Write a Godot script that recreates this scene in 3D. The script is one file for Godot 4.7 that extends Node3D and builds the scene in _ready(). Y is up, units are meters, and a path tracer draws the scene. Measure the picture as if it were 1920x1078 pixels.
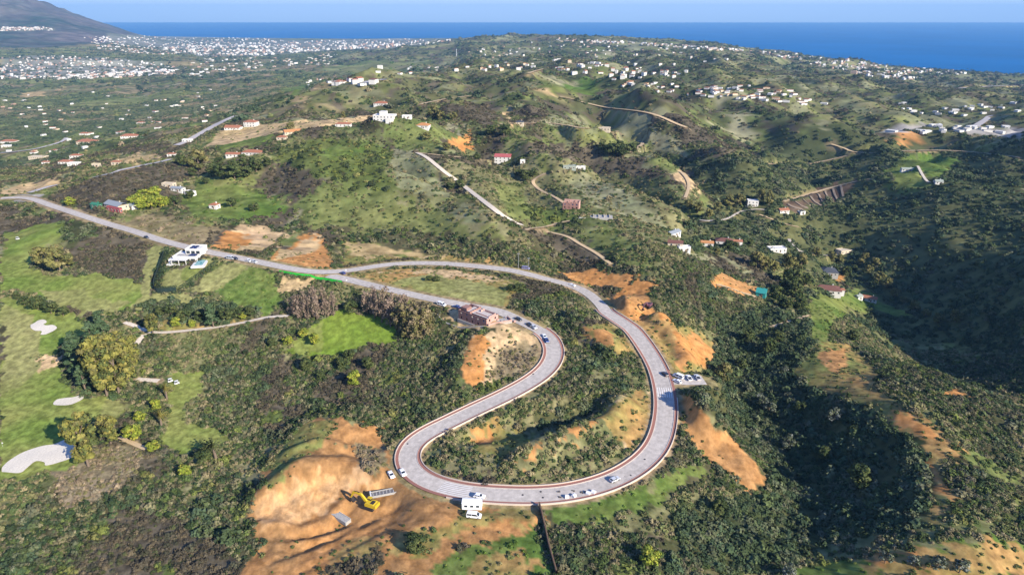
extends Node3D
# Aerial view over scrub hills, a looping estate road, a golf course and the coast.
# Units are metres. The camera hovers 165 m above the lowest bend of the road; the sea lies 185 m below that bend.

const FOCAL := 1251.0        # focal length in pixels of the 1920 pixel wide photograph
const PITCH := 22.2
const EYE := Vector3(0, 165, 0)
const SEA := -185.0
var rng := RandomNumberGenerator.new()
var noise_ridge := FastNoiseLite.new()
var noise_hill := FastNoiseLite.new()
var noise_patch := FastNoiseLite.new()
var noise_fine := FastNoiseLite.new()
var used_names := {}
var mats := {}

# ---------------------------------------------------------------- ground shape
const TD := [100, 200, 300, 400, 550, 750, 1000, 1400, 2000, 2800, 4000, 5500, 7500, 10000, 13000, 18000, 27000]
const TH := [
	[-10, -10, -8, -5, -2, -8, -15, -12, -10],
	[-12, -12, -10, -4, 0, 0, -10, -2, 0],
	[-8, -6, -8, -3, 9, 6, -12, 0, -8],
	[5, 8, 18, 21, 22, 8, -18, -26, -6],
	[4, 14, 20, 17, 8, -8, -36, -44, 5],
	[-30, -4, 14, 27, 10, -12, -42, -26, 15],
	[-75, -55, 4, 30, 20, 0, -42, -24, 20],
	[-110, -100, -50, 24, 25, 6, -32, -30, 0],
	[-120, -122, -105, -30, 18, 10, -34, -62, -60],
	[-122, -130, -120, -90, -30, -6, -70, -120, -125],
	[-115, -132, -132, -115, -45, -25, -110, -166, -172],
	[-100, -125, -145, -132, 2, -45, -183, -225, -225],
	[-100, -130, -150, -145, -70, -165, -230, -230, -230],
	[-100, -140, -165, -168, -160, -230, -230, -230, -230],
	[-100, -165, -186, -200, -200, -225, -230, -230, -230],
	[-230, -230, -230, -230, -230, -230, -230, -230, -230],
	[-230, -230, -230, -230, -230, -230, -230, -230, -230]]
# spurs, banks and gullies: amount in metres, half width in metres, points seen in the photograph
const SPURS := [
	[10, 30, 1490, 650, 1540, 715, 1630, 795, 1700, 850, 1730, 910, 1720, 985],
	[-9, 28, 1400, 610, 1370, 690, 1450, 800, 1570, 880, 1580, 960],
	[8, 8, 1278, 736, 1292, 775, 1320, 812],
	[5, 9, 1320, 790, 1360, 830, 1400, 870, 1435, 912],
	[8, 8, 1240, 612, 1262, 630, 1285, 662, 1295, 685],
	[5, 12, 1150, 575, 1190, 545, 1215, 560],
	[-7, 9, 890, 800, 1000, 795, 1060, 782, 1105, 768],
	[5, 7, 985, 862, 1050, 832, 1125, 785, 1160, 765],
	[6, 7, 1080, 606, 1110, 628, 1150, 660],
	[6, 16, 560, 880, 600, 820, 650, 800],
	[-4, 12, 600, 985, 660, 965, 720, 945],
	[-32, 55, 1590, 460, 1680, 520, 1760, 590, 1850, 640, 1960, 680],
	[18, 92, 1770, 385, 1860, 440, 1980, 520],
	[16, 60, 930, 205, 1060, 262, 1200, 330, 1290, 390],
	[-16, 55, 1000, 240, 1120, 300, 1260, 385],
	[18, 70, 1010, 170, 1200, 215, 1330, 290, 1400, 365],
	[-18, 70, 1130, 225, 1270, 290, 1370, 400],
	[9, 50, 775, 283, 850, 330, 985, 428],
	[13, 45, 1060, 360, 1150, 415, 1230, 490],
	[-12, 28, 1010, 440, 1090, 475, 1160, 515],
	[15, 30, 1030, 325, 1140, 365, 1250, 432],
	[-13, 28, 1090, 308, 1220, 372, 1285, 425],
	[15, 34, 1120, 285, 1230, 335, 1300, 380],
	[-14, 34, 1180, 252, 1280, 302, 1340, 385],
	[16, 40, 1190, 222, 1300, 270, 1350, 335],
	[-15, 40, 1320, 238, 1420, 282, 1480, 335],
	[16, 45, 1340, 212, 1450, 240, 1530, 285],
	[16, 50, 1400, 195, 1560, 212, 1660, 245],
	[14, 34, 860, 250, 950, 300, 1050, 345],
	[-12, 30, 880, 300, 960, 350, 1000, 400],
	[10, 26, 600, 345, 740, 372, 880, 420, 960, 450],
	[-9, 24, 560, 290, 660, 340, 760, 352, 840, 385],
	[-10, 40, 520, 420, 700, 455, 900, 480, 1040, 500],
	[12, 40, 480, 340, 540, 325, 620, 350, 760, 385],
	[14, 60, 1560, 280, 1650, 300, 1760, 290, 1900, 310],
	[5, 12, 868, 700, 900, 640, 960, 620],
	[4, 6, 495, 940, 560, 905, 640, 884, 720, 890],
	[-0.5, 1.5, 500, 1060, 600, 1010, 700, 962, 745, 940],
	[0.6, 2.0, 520, 1062, 610, 1018, 705, 972],
	[-0.6, 2.0, 480, 1040, 560, 1000, 640, 975],
	[1.5, 2.6, 480, 990, 560, 988, 610, 968, 640, 940],
	[1.2, 2.2, 520, 1020, 600, 1000, 660, 980],
	[1.4, 2.4, 540, 870, 600, 850, 660, 848, 720, 860],
	[1.2, 5, 690, 945, 740, 930, 790, 945],
	[2.0, 6, 790, 945, 830, 955, 825, 975],
	[1.2, 3, 850, 985, 920, 975, 1000, 975],
	[-0.5, 1.4, 560, 1075, 650, 1030, 720, 990]]
var bands := []          # {d0, d1, s, x0, nx, nz, h, c (class), near}
var spur_lines := []

func camera_ray(px: float, py: float) -> Vector3:
	var a := (px - 960.0) / FOCAL
	var b := (539.0 - py) / FOCAL
	var p := deg_to_rad(PITCH)
	return Vector3(a, b * cos(p) - sin(p), -(b * sin(p) + cos(p)))

func cr(a: float, b: float, c: float, d: float, t: float) -> float:
	return b + 0.5 * t * (c - a + t * (2.0 * a - 5.0 * b + 4.0 * c - d + t * (3.0 * (b - c) + d - a)))

func table_height(x: float, d: float) -> float:
	d = clampf(d, 100.0, 26999.0)
	var i := 0
	while d >= TD[i + 1]:
		i += 1
	var t := log(d / TD[i]) / log(float(TD[i + 1]) / TD[i])
	var uf := clampf((x / d + 1.0) * 4.0, 0.0, 7.999)
	var j := int(uf)
	var v := uf - j
	var j0 := maxi(j - 1, 0)
	var j3 := mini(j + 2, 8)
	var r := [0.0, 0.0, 0.0, 0.0]
	for k in 4:
		var row: Array = TH[clampi(i - 1 + k, 0, TD.size() - 1)]
		r[k] = cr(row[j0], row[j], row[j + 1], row[j3], v)
	return cr(r[0], r[1], r[2], r[3], t)

func mountain(x: float, d: float) -> float:
	var u := x / d
	if u > -0.45 or d < 4500.0:
		return -999.0
	var us := [-1.3, -1.0, -0.7125, -0.668, -0.631, -0.594, -0.564, -0.52, -0.45]
	var hs := [900, 700, 400, 295, 205, 112, 30, -85, -200]
	var k := 0
	while k < 7 and u > us[k + 1]:
		k += 1
	var c := lerpf(hs[k], hs[k + 1], clampf((u - us[k]) / (us[k + 1] - us[k]), 0, 1)) + 110.0
	var g := exp(-pow((d - 9000.0) / 2300.0, 2.0))
	var foot := -110.0 - 130.0 * smoothstep(9800.0, 12500.0, d)
	return c * g + foot + g * 0.24 * c * noise_ridge.get_noise_2d(x * 0.34 + 900.0, d * 0.14) + g * 0.14 * c * noise_hill.get_noise_2d(x * 0.6, d * 0.35)

func raw_height(x: float, d: float) -> float:
	var h := table_height(x, d)
	var u := x / d
	var a := 1.2
	if d < 450.0:
		a = lerpf(1.2, 4.5, clampf((u - 0.25) * 5.0, 0.0, 1.0))
	elif d < 1500.0:
		a = lerpf(3.0, 29.0, clampf((d - 450.0) / 350.0, 0.0, 1.0))
	elif d < 6000.0:
		a = lerpf(29.0, 36.0, clampf((d - 1500.0) / 2000.0, 0.0, 1.0))
	else:
		a = 18.0
	# the plain on the left and the shore are flat
	a *= clampf((h + 178.0) / 60.0, 0.05, 1.0)
	if u < -0.2 and d > 700.0:
		a *= lerpf(1.0, 0.35, clampf((-u - 0.2) * 5.0, 0.0, 1.0))
	var s := 1.0 if d < 1500.0 else lerpf(1.0, 0.45, clampf((d - 1500.0) / 2500.0, 0.0, 1.0))
	# the ridges run from far left to near right
	var across := (x * 0.9 + d * 0.42) * s
	var along := (d * 0.9 - x * 0.42) * s * 0.5
	h += a * (1.0 * noise_ridge.get_noise_2d(across, along) + 0.7 * noise_hill.get_noise_2d(x * s, d * s))
	h += minf(a, 3.0) * 0.3 * noise_fine.get_noise_2d(x * 0.4, d * 0.4)
	if u < -0.44 and d > 4500.0:
		h = maxf(h, mountain(x, d))
	for s_ in spur_lines:
		var b: Rect2 = s_.box
		if not b.has_point(Vector2(x, d)):
			continue
		var q := Vector2(x, d)
		var best := 1e9
		var pts: PackedVector2Array = s_.pts
		for k in pts.size() - 1:
			var w := Geometry2D.get_closest_point_to_segment(q, pts[k], pts[k + 1])
			best = minf(best, q.distance_squared_to(w))
		var f: float = sqrt(best) / s_.w
		if f < 1.0:
			f = 1.0 - f * f
			h += s_.a * f * f
	return h

func add_band(d0: float, d1: float, s: float, spread: float, more: float) -> void:
	var half: float = ceil((d1 * spread + more) / s) * s
	var b := {"d0": d0, "s": s, "x0": -half, "nx": int(2.0 * half / s) + 1, "nz": int((d1 - d0) / s) + 1, "spread": spread, "more": more}
	b["d1"] = d0 + (b.nz - 1) * s
	var h := PackedFloat32Array()
	h.resize(b.nx * b.nz)
	for j in b.nz:
		var d: float = d0 + j * s
		var lim := d * spread + more + 2.0 * s
		for i in b.nx:
			var x: float = -half + i * s
			if absf(x) <= lim:
				h[j * b.nx + i] = raw_height(x, d)
	b["h"] = h
	var c := PackedByteArray()
	c.resize(b.nx * b.nz)
	b["c"] = c
	bands.append(b)

func band_at(d: float) -> int:
	for k in bands.size():
		if d < bands[k].d1 - bands[k].s:
			return k
	return bands.size() - 1

func ground(x: float, z: float) -> float:
	var d := -z
	var b: Dictionary = bands[band_at(d)]
	var fx := clampf((x - b.x0) / b.s, 0.0, b.nx - 1.001)
	var fz := clampf((d - b.d0) / b.s, 0.0, b.nz - 1.001)
	var i := int(fx)
	var j := int(fz)
	fx -= i
	fz -= j
	var h: PackedFloat32Array = b.h
	var n: int = b.nx
	var k := j * n + i
	return lerpf(lerpf(h[k], h[k + 1], fx), lerpf(h[k + n], h[k + n + 1], fx), fz)

func at(px: float, py: float) -> Vector3:
	# the point of the ground that this pixel of the photograph shows
	var dir := camera_ray(px, py)
	if dir.y > -0.012:
		dir.y = -0.012
	var t := 120.0
	var last := t
	for k in 400:
		var p := EYE + dir * t
		var gap := p.y - (ground(p.x, p.z) if not bands.is_empty() else table_height(p.x, -p.z))
		if gap <= 0.0 or t > 26000.0:
			break
		last = t
		t += clampf(gap * 0.7, 0.4, 200.0)
	for k in 14:
		var m := (last + t) * 0.5
		var p := EYE + dir * m
		if p.y > (ground(p.x, p.z) if not bands.is_empty() else table_height(p.x, -p.z)):
			last = m
		else:
			t = m
	var r := EYE + dir * t
	return Vector3(r.x, ground(r.x, r.z) if not bands.is_empty() else table_height(r.x, -r.z), r.z)

func trail(flat: Array, first: int = 0) -> PackedVector3Array:
	var out := PackedVector3Array()
	for k in range(first, flat.size() - 1, 2):
		out.append(at(flat[k], flat[k + 1]))
	return out

func smooth_line(pts: PackedVector3Array, step: float, closed := false) -> PackedVector3Array:
	# a Catmull-Rom line through the points, resampled evenly
	var dense := PackedVector3Array()
	for k in pts.size() - 1:
		var a := pts[maxi(k - 1, 0)]
		var b := pts[k]
		var c := pts[k + 1]
		var e := pts[mini(k + 2, pts.size() - 1)]
		for q in 12:
			dense.append(b.cubic_interpolate(c, a, e, q / 12.0))
	dense.append(pts[pts.size() - 1])
	var out := PackedVector3Array([dense[0]])
	var left := step
	for k in dense.size() - 1:
		var a := dense[k]
		var b := dense[k + 1]
		var l := Vector2(b.x - a.x, b.z - a.z).length()
		while l >= left and l > 0.0:
			a = a.lerp(b, left / l)
			out.append(a)
			l -= left
			left = step
		left -= l
	return out

func level_line(pts: PackedVector3Array, reach: int) -> PackedVector3Array:
	# smooths the heights along a road
	var out := pts.duplicate()
	for k in pts.size():
		var s := 0.0
		var n := 0.0
		for q in range(maxi(0, k - reach), mini(pts.size(), k + reach + 1)):
			var w := float(reach + 1 - absi(q - k))
			s += pts[q].y * w
			n += w
		out[k].y = s / n
	return out

func carve(line: PackedVector3Array, flat: float, blend: float, drop: float, mark: int, mark_width: float) -> void:
	for b in bands:
		var h: PackedFloat32Array = b.h
		var c: PackedByteArray = b.c
		var best := {}
		var r: float = blend + b.s
		for p in line:
			if -p.z < b.d0 - r or -p.z > b.d1 + r:
				continue
			var i0 := maxi(0, int((p.x - r - b.x0) / b.s))
			var i1 := mini(b.nx - 1, int((p.x + r - b.x0) / b.s) + 1)
			var j0 := maxi(0, int((-p.z - r - b.d0) / b.s))
			var j1 := mini(b.nz - 1, int((-p.z + r - b.d0) / b.s) + 1)
			for j in range(j0, j1 + 1):
				for i in range(i0, i1 + 1):
					var q := Vector2(b.x0 + i * b.s - p.x, b.d0 + j * b.s + p.z).length()
					var k: int = j * b.nx + i
					if q < r and (not best.has(k) or best[k][0] > q):
						best[k] = [q, p.y]
		for k in best:
			var q: float = best[k][0]
			var extra: float = minf(b.s * 0.5, 3.0)
			var w := 1.0 - smoothstep(flat + extra, blend + extra, q)
			h[k] = lerpf(h[k], best[k][1] - drop, w)
			if q < mark_width and mark > 0:
				c[k] = mark
		b.h = h
		b.c = c

# ---------------------------------------------------------------- land cover
enum { SCRUB, ROADSIDE, DARK, BROWN, OLIVE, MEADOW, FAIRWAY, STRAW, TAN, ORANGE, CREAM, DRY, MIXED, TOWN, PALE, REED, TURF, FIELD, ORCHARD, PAVED, BLEND, WOOD, ROCK, LUSH, PLOUGH, EARTH }
# two ground colours (linear), shrubs per square metre near the camera, their size from and to, palette
const COVER := {
	0: [0.065, 0.062, 0.032, 0.115, 0.105, 0.052, 0.38, 0.6, 1.35, 0],
	1: [0.36, 0.26, 0.15, 0.27, 0.22, 0.10, 0.0, 0.5, 0.9, 2],
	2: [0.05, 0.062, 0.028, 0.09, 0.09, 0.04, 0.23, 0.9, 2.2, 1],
	3: [0.095, 0.08, 0.056, 0.14, 0.115, 0.075, 0.32, 0.6, 1.3, 3],
	4: [0.135, 0.165, 0.052, 0.20, 0.205, 0.072, 0.18, 0.5, 1.1, 2],
	5: [0.10, 0.16, 0.035, 0.17, 0.195, 0.055, 0.03, 0.4, 0.8, 4],
	6: [0.16, 0.22, 0.045, 0.25, 0.26, 0.075, 0.0, 0.5, 0.9, 4],
	7: [0.30, 0.285, 0.11, 0.24, 0.245, 0.08, 0.0, 0.5, 0.9, 4],
	8: [0.54, 0.38, 0.21, 0.44, 0.32, 0.15, 0.02, 0.4, 0.9, 2],
	9: [0.53, 0.245, 0.08, 0.42, 0.225, 0.09, 0.008, 0.4, 0.8, 2],
	10: [0.62, 0.42, 0.235, 0.52, 0.285, 0.115, 0.0, 0.4, 0.8, 2],
	11: [0.29, 0.225, 0.125, 0.20, 0.17, 0.08, 0.16, 0.5, 1.0, 5],
	12: [0.125, 0.14, 0.055, 0.24, 0.215, 0.105, 0.27, 0.6, 1.3, 6],
	13: [0.26, 0.25, 0.20, 0.14, 0.15, 0.09, 0.10, 0.8, 1.3, 1],
	14: [0.28, 0.26, 0.15, 0.20, 0.21, 0.10, 0.16, 0.5, 1.1, 6],
	15: [0.27, 0.21, 0.135, 0.21, 0.18, 0.10, 0.32, 0.5, 1.0, 5],
	16: [0.14, 0.225, 0.03, 0.20, 0.245, 0.045, 0.0, 0.5, 0.9, 4],
	17: [0.13, 0.17, 0.055, 0.20, 0.20, 0.08, 0.04, 0.5, 0.9, 4],
	18: [0.10, 0.125, 0.045, 0.15, 0.15, 0.06, 0.24, 0.8, 1.2, 1],
	19: [0.33, 0.30, 0.27, 0.38, 0.35, 0.31, 0.0, 1.0, 1.4, 1],
	20: [0.42, 0.25, 0.095, 0.18, 0.19, 0.06, 0.05, 0.4, 0.9, 2],
	21: [0.075, 0.09, 0.04, 0.13, 0.13, 0.055, 0.18, 1.0, 2.1, 1],
	22: [0.15, 0.125, 0.115, 0.05, 0.07, 0.05, 0.0, 1.4, 2.8, 1],
	23: [0.09, 0.12, 0.035, 0.14, 0.155, 0.05, 0.26, 0.6, 1.6, 7],
	24: [0.10, 0.07, 0.05, 0.15, 0.105, 0.07, 0.0, 0.5, 0.9, 3],
	25: [0.48, 0.235, 0.085, 0.34, 0.19, 0.08, 0.004, 0.4, 0.8, 2]}
const PALETTE := [
	[[0.04, 0.062, 0.026], [0.07, 0.10, 0.032], [0.032, 0.05, 0.022], [0.11, 0.14, 0.042], [0.15, 0.135, 0.075], [0.085, 0.095, 0.052], [0.20, 0.185, 0.10], [0.055, 0.085, 0.036], [0.115, 0.105, 0.07]],
	[[0.06, 0.085, 0.038], [0.045, 0.068, 0.032], [0.08, 0.105, 0.042], [0.11, 0.125, 0.065], [0.065, 0.095, 0.05], [0.13, 0.135, 0.08]],
	[[0.10, 0.135, 0.04], [0.16, 0.17, 0.06], [0.07, 0.10, 0.035], [0.20, 0.18, 0.085]],
	[[0.075, 0.065, 0.045], [0.095, 0.08, 0.055], [0.06, 0.06, 0.038], [0.13, 0.105, 0.065], [0.075, 0.085, 0.035]],
	[[0.12, 0.19, 0.035], [0.09, 0.15, 0.03], [0.17, 0.20, 0.05]],
	[[0.22, 0.17, 0.10], [0.26, 0.20, 0.13], [0.15, 0.14, 0.06], [0.19, 0.16, 0.11]],
	[[0.13, 0.145, 0.055], [0.19, 0.18, 0.08], [0.08, 0.11, 0.04], [0.24, 0.20, 0.11], [0.06, 0.085, 0.035]],
	[[0.10, 0.13, 0.035], [0.065, 0.085, 0.03], [0.15, 0.175, 0.045], [0.05, 0.065, 0.03], [0.19, 0.185, 0.06]]]
# land cover seen in the photograph: class, outline; later ones lie over earlier ones
const PATCHES := [
	[WOOD, 1250, 300, 1400, 290, 1560, 240, 1700, 270, 1920, 290, 1920, 680, 1760, 640, 1640, 560, 1560, 520, 1420, 480, 1290, 470, 1260, 430, 1350, 390, 1330, 340],
	[BROWN, 700, 262, 760, 280, 820, 292, 800, 305, 740, 290],
	[BROWN, 800, 300, 860, 305, 940, 345, 990, 400, 960, 400, 880, 350],
	[BROWN, 820, 205, 900, 190, 925, 205, 920, 240, 870, 235],
	[BROWN, 960, 205, 1000, 196, 1040, 208, 1020, 222, 975, 218],
	[BROWN, 1000, 262, 1100, 270, 1200, 300, 1260, 340, 1180, 330, 1060, 300],
	[PALE, 990, 226, 1060, 212, 1130, 238, 1160, 248, 1080, 246],
	[PALE, 1130, 225, 1180, 232, 1270, 275, 1300, 310, 1240, 290],
	[OLIVE, 960, 250, 1030, 255, 1070, 272, 1000, 268],
	[MIXED, 760, 290, 960, 420, 1050, 440, 1230, 500, 1260, 430, 1320, 360, 1200, 330, 1050, 320, 950, 330],
	[PALE, 730, 280, 780, 285, 820, 320, 850, 365, 790, 365, 740, 340],
	[PALE, 1060, 325, 1150, 350, 1250, 400, 1260, 430, 1150, 400, 1080, 370],
	[OLIVE, 560, 345, 620, 340, 740, 365, 840, 395, 920, 430, 960, 455, 900, 468, 760, 452, 640, 445, 570, 420, 520, 385],
	[OLIVE, 1085, 425, 1150, 430, 1200, 470, 1240, 505, 1160, 500, 1100, 455],
	[OLIVE, 930, 350, 980, 350, 1000, 400, 970, 410, 940, 390],
	[LUSH, 975, 386, 1055, 392, 1090, 425, 1000, 422],
	[LUSH, 520, 280, 560, 268, 620, 258, 690, 266, 735, 295, 720, 330, 770, 360, 700, 360, 640, 345, 590, 330, 540, 305],
	[MEADOW, 590, 282, 640, 275, 680, 280, 670, 295, 620, 298],
	[OLIVE, 700, 232, 780, 225, 850, 240, 830, 270, 760, 285, 700, 262],
	[MEADOW, 340, 375, 385, 335, 430, 340, 520, 378, 515, 398, 430, 412, 350, 402],
	[MEADOW, 400, 250, 470, 240, 520, 255, 500, 272, 400, 282],
	[TAN, 420, 243, 500, 232, 640, 222, 700, 215, 690, 228, 600, 238, 520, 250, 480, 258, 380, 277],
	[BROWN, 465, 348, 510, 318, 560, 316, 610, 345, 585, 358, 540, 378, 495, 366],
	[BROWN, 80, 372, 150, 342, 230, 318, 330, 308, 365, 330, 300, 352, 240, 378, 160, 395],
	[BROWN, 125, 432, 200, 430, 292, 462, 288, 512, 240, 527, 170, 512, 138, 492],
	[DRY, 190, 420, 300, 400, 400, 425, 380, 460, 300, 445, 240, 425],
	[TAN, 0, 350, 60, 340, 118, 336, 108, 350, 0, 368],
	[TAN, 205, 303, 260, 285, 310, 290, 300, 303, 230, 306],
	[TAN, 392, 464, 430, 421, 500, 428, 528, 440, 492, 472, 430, 471],
	[ORANGE, 392, 464, 425, 428, 450, 440, 440, 468],
	[CREAM, 440, 430, 480, 430, 490, 444, 450, 452],
	[ORANGE, 498, 490, 545, 440, 592, 440, 630, 502, 560, 502],
	[TAN, 510, 490, 550, 446, 592, 446, 600, 470, 560, 480],
	[BLEND, 640, 450, 700, 452, 800, 465, 900, 485, 957, 499, 850, 488, 760, 485, 690, 495, 648, 498],
	[TAN, 660, 456, 720, 458, 800, 468, 880, 484, 760, 481, 690, 486],
	[BLEND, 662, 514, 720, 504, 800, 502, 900, 511, 995, 531, 962, 556, 945, 580, 880, 568, 800, 552, 720, 532],
	[STRAW, 740, 530, 800, 512, 900, 530, 960, 552, 940, 577, 860, 562, 790, 545],
	[TAN, 700, 512, 800, 505, 900, 515, 980, 532, 900, 528, 800, 512],
	[STRAW, 345, 548, 412, 490, 470, 497, 420, 535, 375, 558],
	[MEADOW, 470, 498, 523, 508, 523, 566, 498, 596, 460, 580, 395, 550],
	[TAN, 523, 518, 590, 524, 562, 546, 523, 551],
	[FAIRWAY, 0, 440, 60, 425, 120, 414, 118, 442, 64, 470, 62, 500, 100, 520, 170, 514, 240, 527, 275, 532, 278, 558, 222, 584, 170, 584, 110, 570, 60, 552, 0, 545],
	[STRAW, 60, 540, 150, 545, 210, 565, 240, 570, 215, 588, 150, 588, 100, 570],
	[STRAW, 275, 470, 296, 455, 310, 458, 290, 520, 282, 560, 262, 548],
	[STRAW, 270, 545, 300, 556, 345, 556, 400, 560, 330, 580, 240, 585],
	[FAIRWAY, 0, 558, 60, 566, 130, 590, 165, 622, 105, 650, 112, 700, 140, 742, 205, 745, 240, 762, 215, 792, 165, 792, 135, 828, 60, 845, 0, 868],
	[STRAW, 0, 575, 60, 590, 75, 640, 70, 700, 30, 730, 0, 740],
	[TAN, 55, 672, 85, 660, 110, 668, 108, 688, 75, 696, 56, 688],
	[STRAW, 195, 745, 240, 756, 222, 785, 185, 785],
	[TURF, 540, 657, 590, 603, 650, 580, 700, 590, 745, 613, 738, 640, 665, 655, 600, 664],
	[FAIRWAY, 540, 657, 575, 620, 600, 600, 608, 640, 600, 664],
	[FAIRWAY, 318, 700, 385, 697, 380, 730, 345, 760, 345, 795, 400, 800, 440, 820, 400, 838, 330, 850, 300, 830, 315, 780, 320, 740],
	[REED, 85, 870, 150, 850, 250, 830, 270, 870, 230, 920, 150, 950, 100, 960],
	[FAIRWAY, 0, 850, 60, 838, 140, 815, 158, 830, 150, 872, 90, 885, 40, 898, 0, 905],
	[STRAW, 300, 520, 310, 500, 350, 498, 395, 485, 405, 490, 345, 540, 296, 542],
	[FAIRWAY, 345, 505, 390, 492, 350, 530, 330, 525],
	[PAVED, 30, 362, 75, 366, 62, 378, 30, 377],
	[DARK, 110, 420, 160, 420, 180, 440, 130, 460, 118, 440],
	[BLEND, 300, 600, 440, 590, 540, 590, 440, 610, 330, 622, 300, 615],
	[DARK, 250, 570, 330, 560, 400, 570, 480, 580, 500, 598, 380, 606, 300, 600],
	[SCRUB, 610, 424, 760, 432, 900, 442, 1000, 466, 1100, 498, 1080, 504, 960, 494, 850, 480, 740, 458, 640, 446],
	[TAN, 820, 590, 845, 580, 960, 590, 1000, 605, 1015, 625, 960, 620, 880, 620, 830, 606],
	[TAN, 868, 690, 880, 628, 940, 612, 990, 618, 1016, 640, 1010, 682, 960, 700, 900, 724, 860, 724],
	[ORANGE, 854, 724, 866, 662, 886, 626, 902, 640, 898, 690, 884, 726],
	[DRY, 925, 650, 1015, 645, 1012, 682, 960, 704, 915, 715, 905, 690],
	[BLEND, 1090, 613, 1140, 604, 1172, 632, 1205, 668, 1165, 662, 1130, 642],
	[ORANGE, 1100, 616, 1150, 625, 1140, 660, 1120, 640],
	[MIXED, 790, 850, 850, 800, 1000, 765, 1130, 742, 1228, 730, 1232, 800, 1190, 856, 1100, 890, 950, 906, 850, 890],
	[TAN, 1120, 775, 1180, 735, 1222, 730, 1226, 790, 1190, 840, 1160, 850, 1150, 810],
	[BLEND, 1120, 775, 1180, 735, 1222, 730, 1226, 790, 1190, 840, 1150, 830],
	[BLEND, 880, 812, 960, 800, 1020, 812, 970, 850, 900, 850],
	[DARK, 1030, 770, 1070, 755, 1125, 762, 1110, 780, 1060, 795, 990, 800],
	[ORANGE, 972, 862, 1040, 826, 1126, 783, 1112, 800, 1050, 836, 985, 868],
	[ORANGE, 892, 818, 930, 815, 935, 830, 900, 832],
	[ORANGE, 1045, 510, 1110, 506, 1192, 518, 1172, 540, 1095, 536],
	[ORANGE, 1118, 566, 1160, 545, 1200, 525, 1228, 530, 1215, 560, 1240, 585, 1268, 606, 1200, 609, 1160, 592],
	[BLEND, 1172, 598, 1280, 605, 1335, 640, 1342, 665, 1312, 697, 1262, 702, 1244, 692, 1205, 622],
	[ORANGE, 1262, 622, 1318, 632, 1338, 658, 1310, 690, 1270, 690],
	[ORANGE, 1270, 728, 1300, 745, 1345, 790, 1400, 850, 1447, 900, 1440, 920, 1400, 915, 1330, 860, 1292, 822, 1282, 770],
	[PALE, 1316, 722, 1340, 718, 1345, 740, 1320, 744],
	[EARTH, 590, 785, 640, 782, 700, 800, 735, 850, 738, 885, 760, 912, 830, 926, 1000, 946, 1012, 962, 1005, 992, 940, 1012, 860, 1030, 830, 1090, 440, 1090, 500, 1010, 475, 990, 480, 930, 520, 850, 560, 800],
	[BLEND, 562, 800, 600, 788, 642, 788, 612, 835, 560, 870, 502, 920, 520, 850],
	[DRY, 655, 835, 720, 840, 735, 880, 690, 885],
	[CREAM, 480, 935, 540, 905, 620, 884, 690, 884, 736, 903, 700, 916, 640, 930, 612, 962, 570, 978, 520, 990, 482, 980],
	[BLEND, 740, 1000, 830, 985, 860, 1010, 800, 1040, 720, 1050],
	[BLEND, 600, 1040, 680, 1005, 720, 1020, 650, 1078, 590, 1085],
	[BROWN, 600, 1082, 640, 1055, 700, 1030, 720, 1045, 690, 1090],
	[BLEND, 860, 960, 1000, 950, 1008, 985, 930, 985, 850, 1000],
	[MEADOW, 830, 1046, 930, 1008, 1002, 988, 1030, 1090, 810, 1090],
	[BLEND, 900, 1050, 960, 1030, 1000, 1060, 960, 1090, 880, 1090],
	[MEADOW, 1015, 950, 1110, 937, 1200, 913, 1300, 866, 1335, 880, 1230, 952, 1130, 978, 1025, 988],
	[MIXED, 1230, 950, 1330, 900, 1420, 940, 1400, 990, 1300, 1010, 1060, 1000, 1130, 978],
	[DARK, 1340, 620, 1420, 570, 1520, 590, 1530, 640, 1500, 690, 1540, 740, 1640, 770, 1700, 820, 1745, 880, 1740, 960, 1700, 1000, 1560, 1000, 1440, 940, 1450, 880, 1380, 810, 1300, 740, 1330, 690],
	[DARK, 1260, 960, 1400, 930, 1560, 960, 1580, 1010, 1500, 1050, 1380, 1078, 1280, 1040],
	[BLEND, 1490, 700, 1550, 640, 1600, 650, 1645, 690, 1640, 720, 1700, 770, 1770, 815, 1790, 850, 1770, 880, 1790, 930, 1760, 985, 1730, 980, 1750, 920, 1740, 860, 1690, 810, 1640, 770, 1560, 740, 1520, 720],
	[ORANGE, 1545, 662, 1580, 655, 1600, 690, 1570, 700],
	[ORANGE, 1680, 768, 1740, 812, 1720, 822, 1680, 795],
	[ORANGE, 1742, 870, 1762, 880, 1775, 930, 1755, 950],
	[OLIVE, 1780, 850, 1850, 890, 1920, 920, 1920, 900, 1850, 860, 1790, 830],
	[ORANGE, 1740, 735, 1790, 732, 1830, 738, 1790, 748],
	[MEADOW, 1520, 560, 1590, 540, 1640, 545, 1700, 595, 1640, 580, 1560, 600, 1550, 640, 1522, 640],
	[ORANGE, 1325, 520, 1360, 515, 1425, 540, 1425, 556, 1380, 552, 1340, 536],
	[ORANGE, 1562, 515, 1580, 512, 1584, 526, 1566, 528],
	[MEADOW, 1448, 1090, 1480, 1066, 1620, 1050, 1750, 1016, 1850, 1004, 1940, 1022, 1940, 1090],
	[BLEND, 1600, 1062, 1740, 1026, 1870, 1010, 1940, 1040, 1940, 1090, 1700, 1090],
	[ORANGE, 1610, 1046, 1700, 1030, 1720, 1036, 1640, 1062],
	[MEADOW, 1660, 322, 1700, 290, 1762, 286, 1800, 302, 1745, 352, 1700, 350],
	[ORANGE, 1672, 268, 1742, 238, 1748, 262, 1692, 276],
	[PAVED, 1655, 240, 1740, 230, 1700, 252, 1662, 252],
	[PAVED, 1790, 240, 1920, 240, 1920, 258, 1800, 250],
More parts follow.
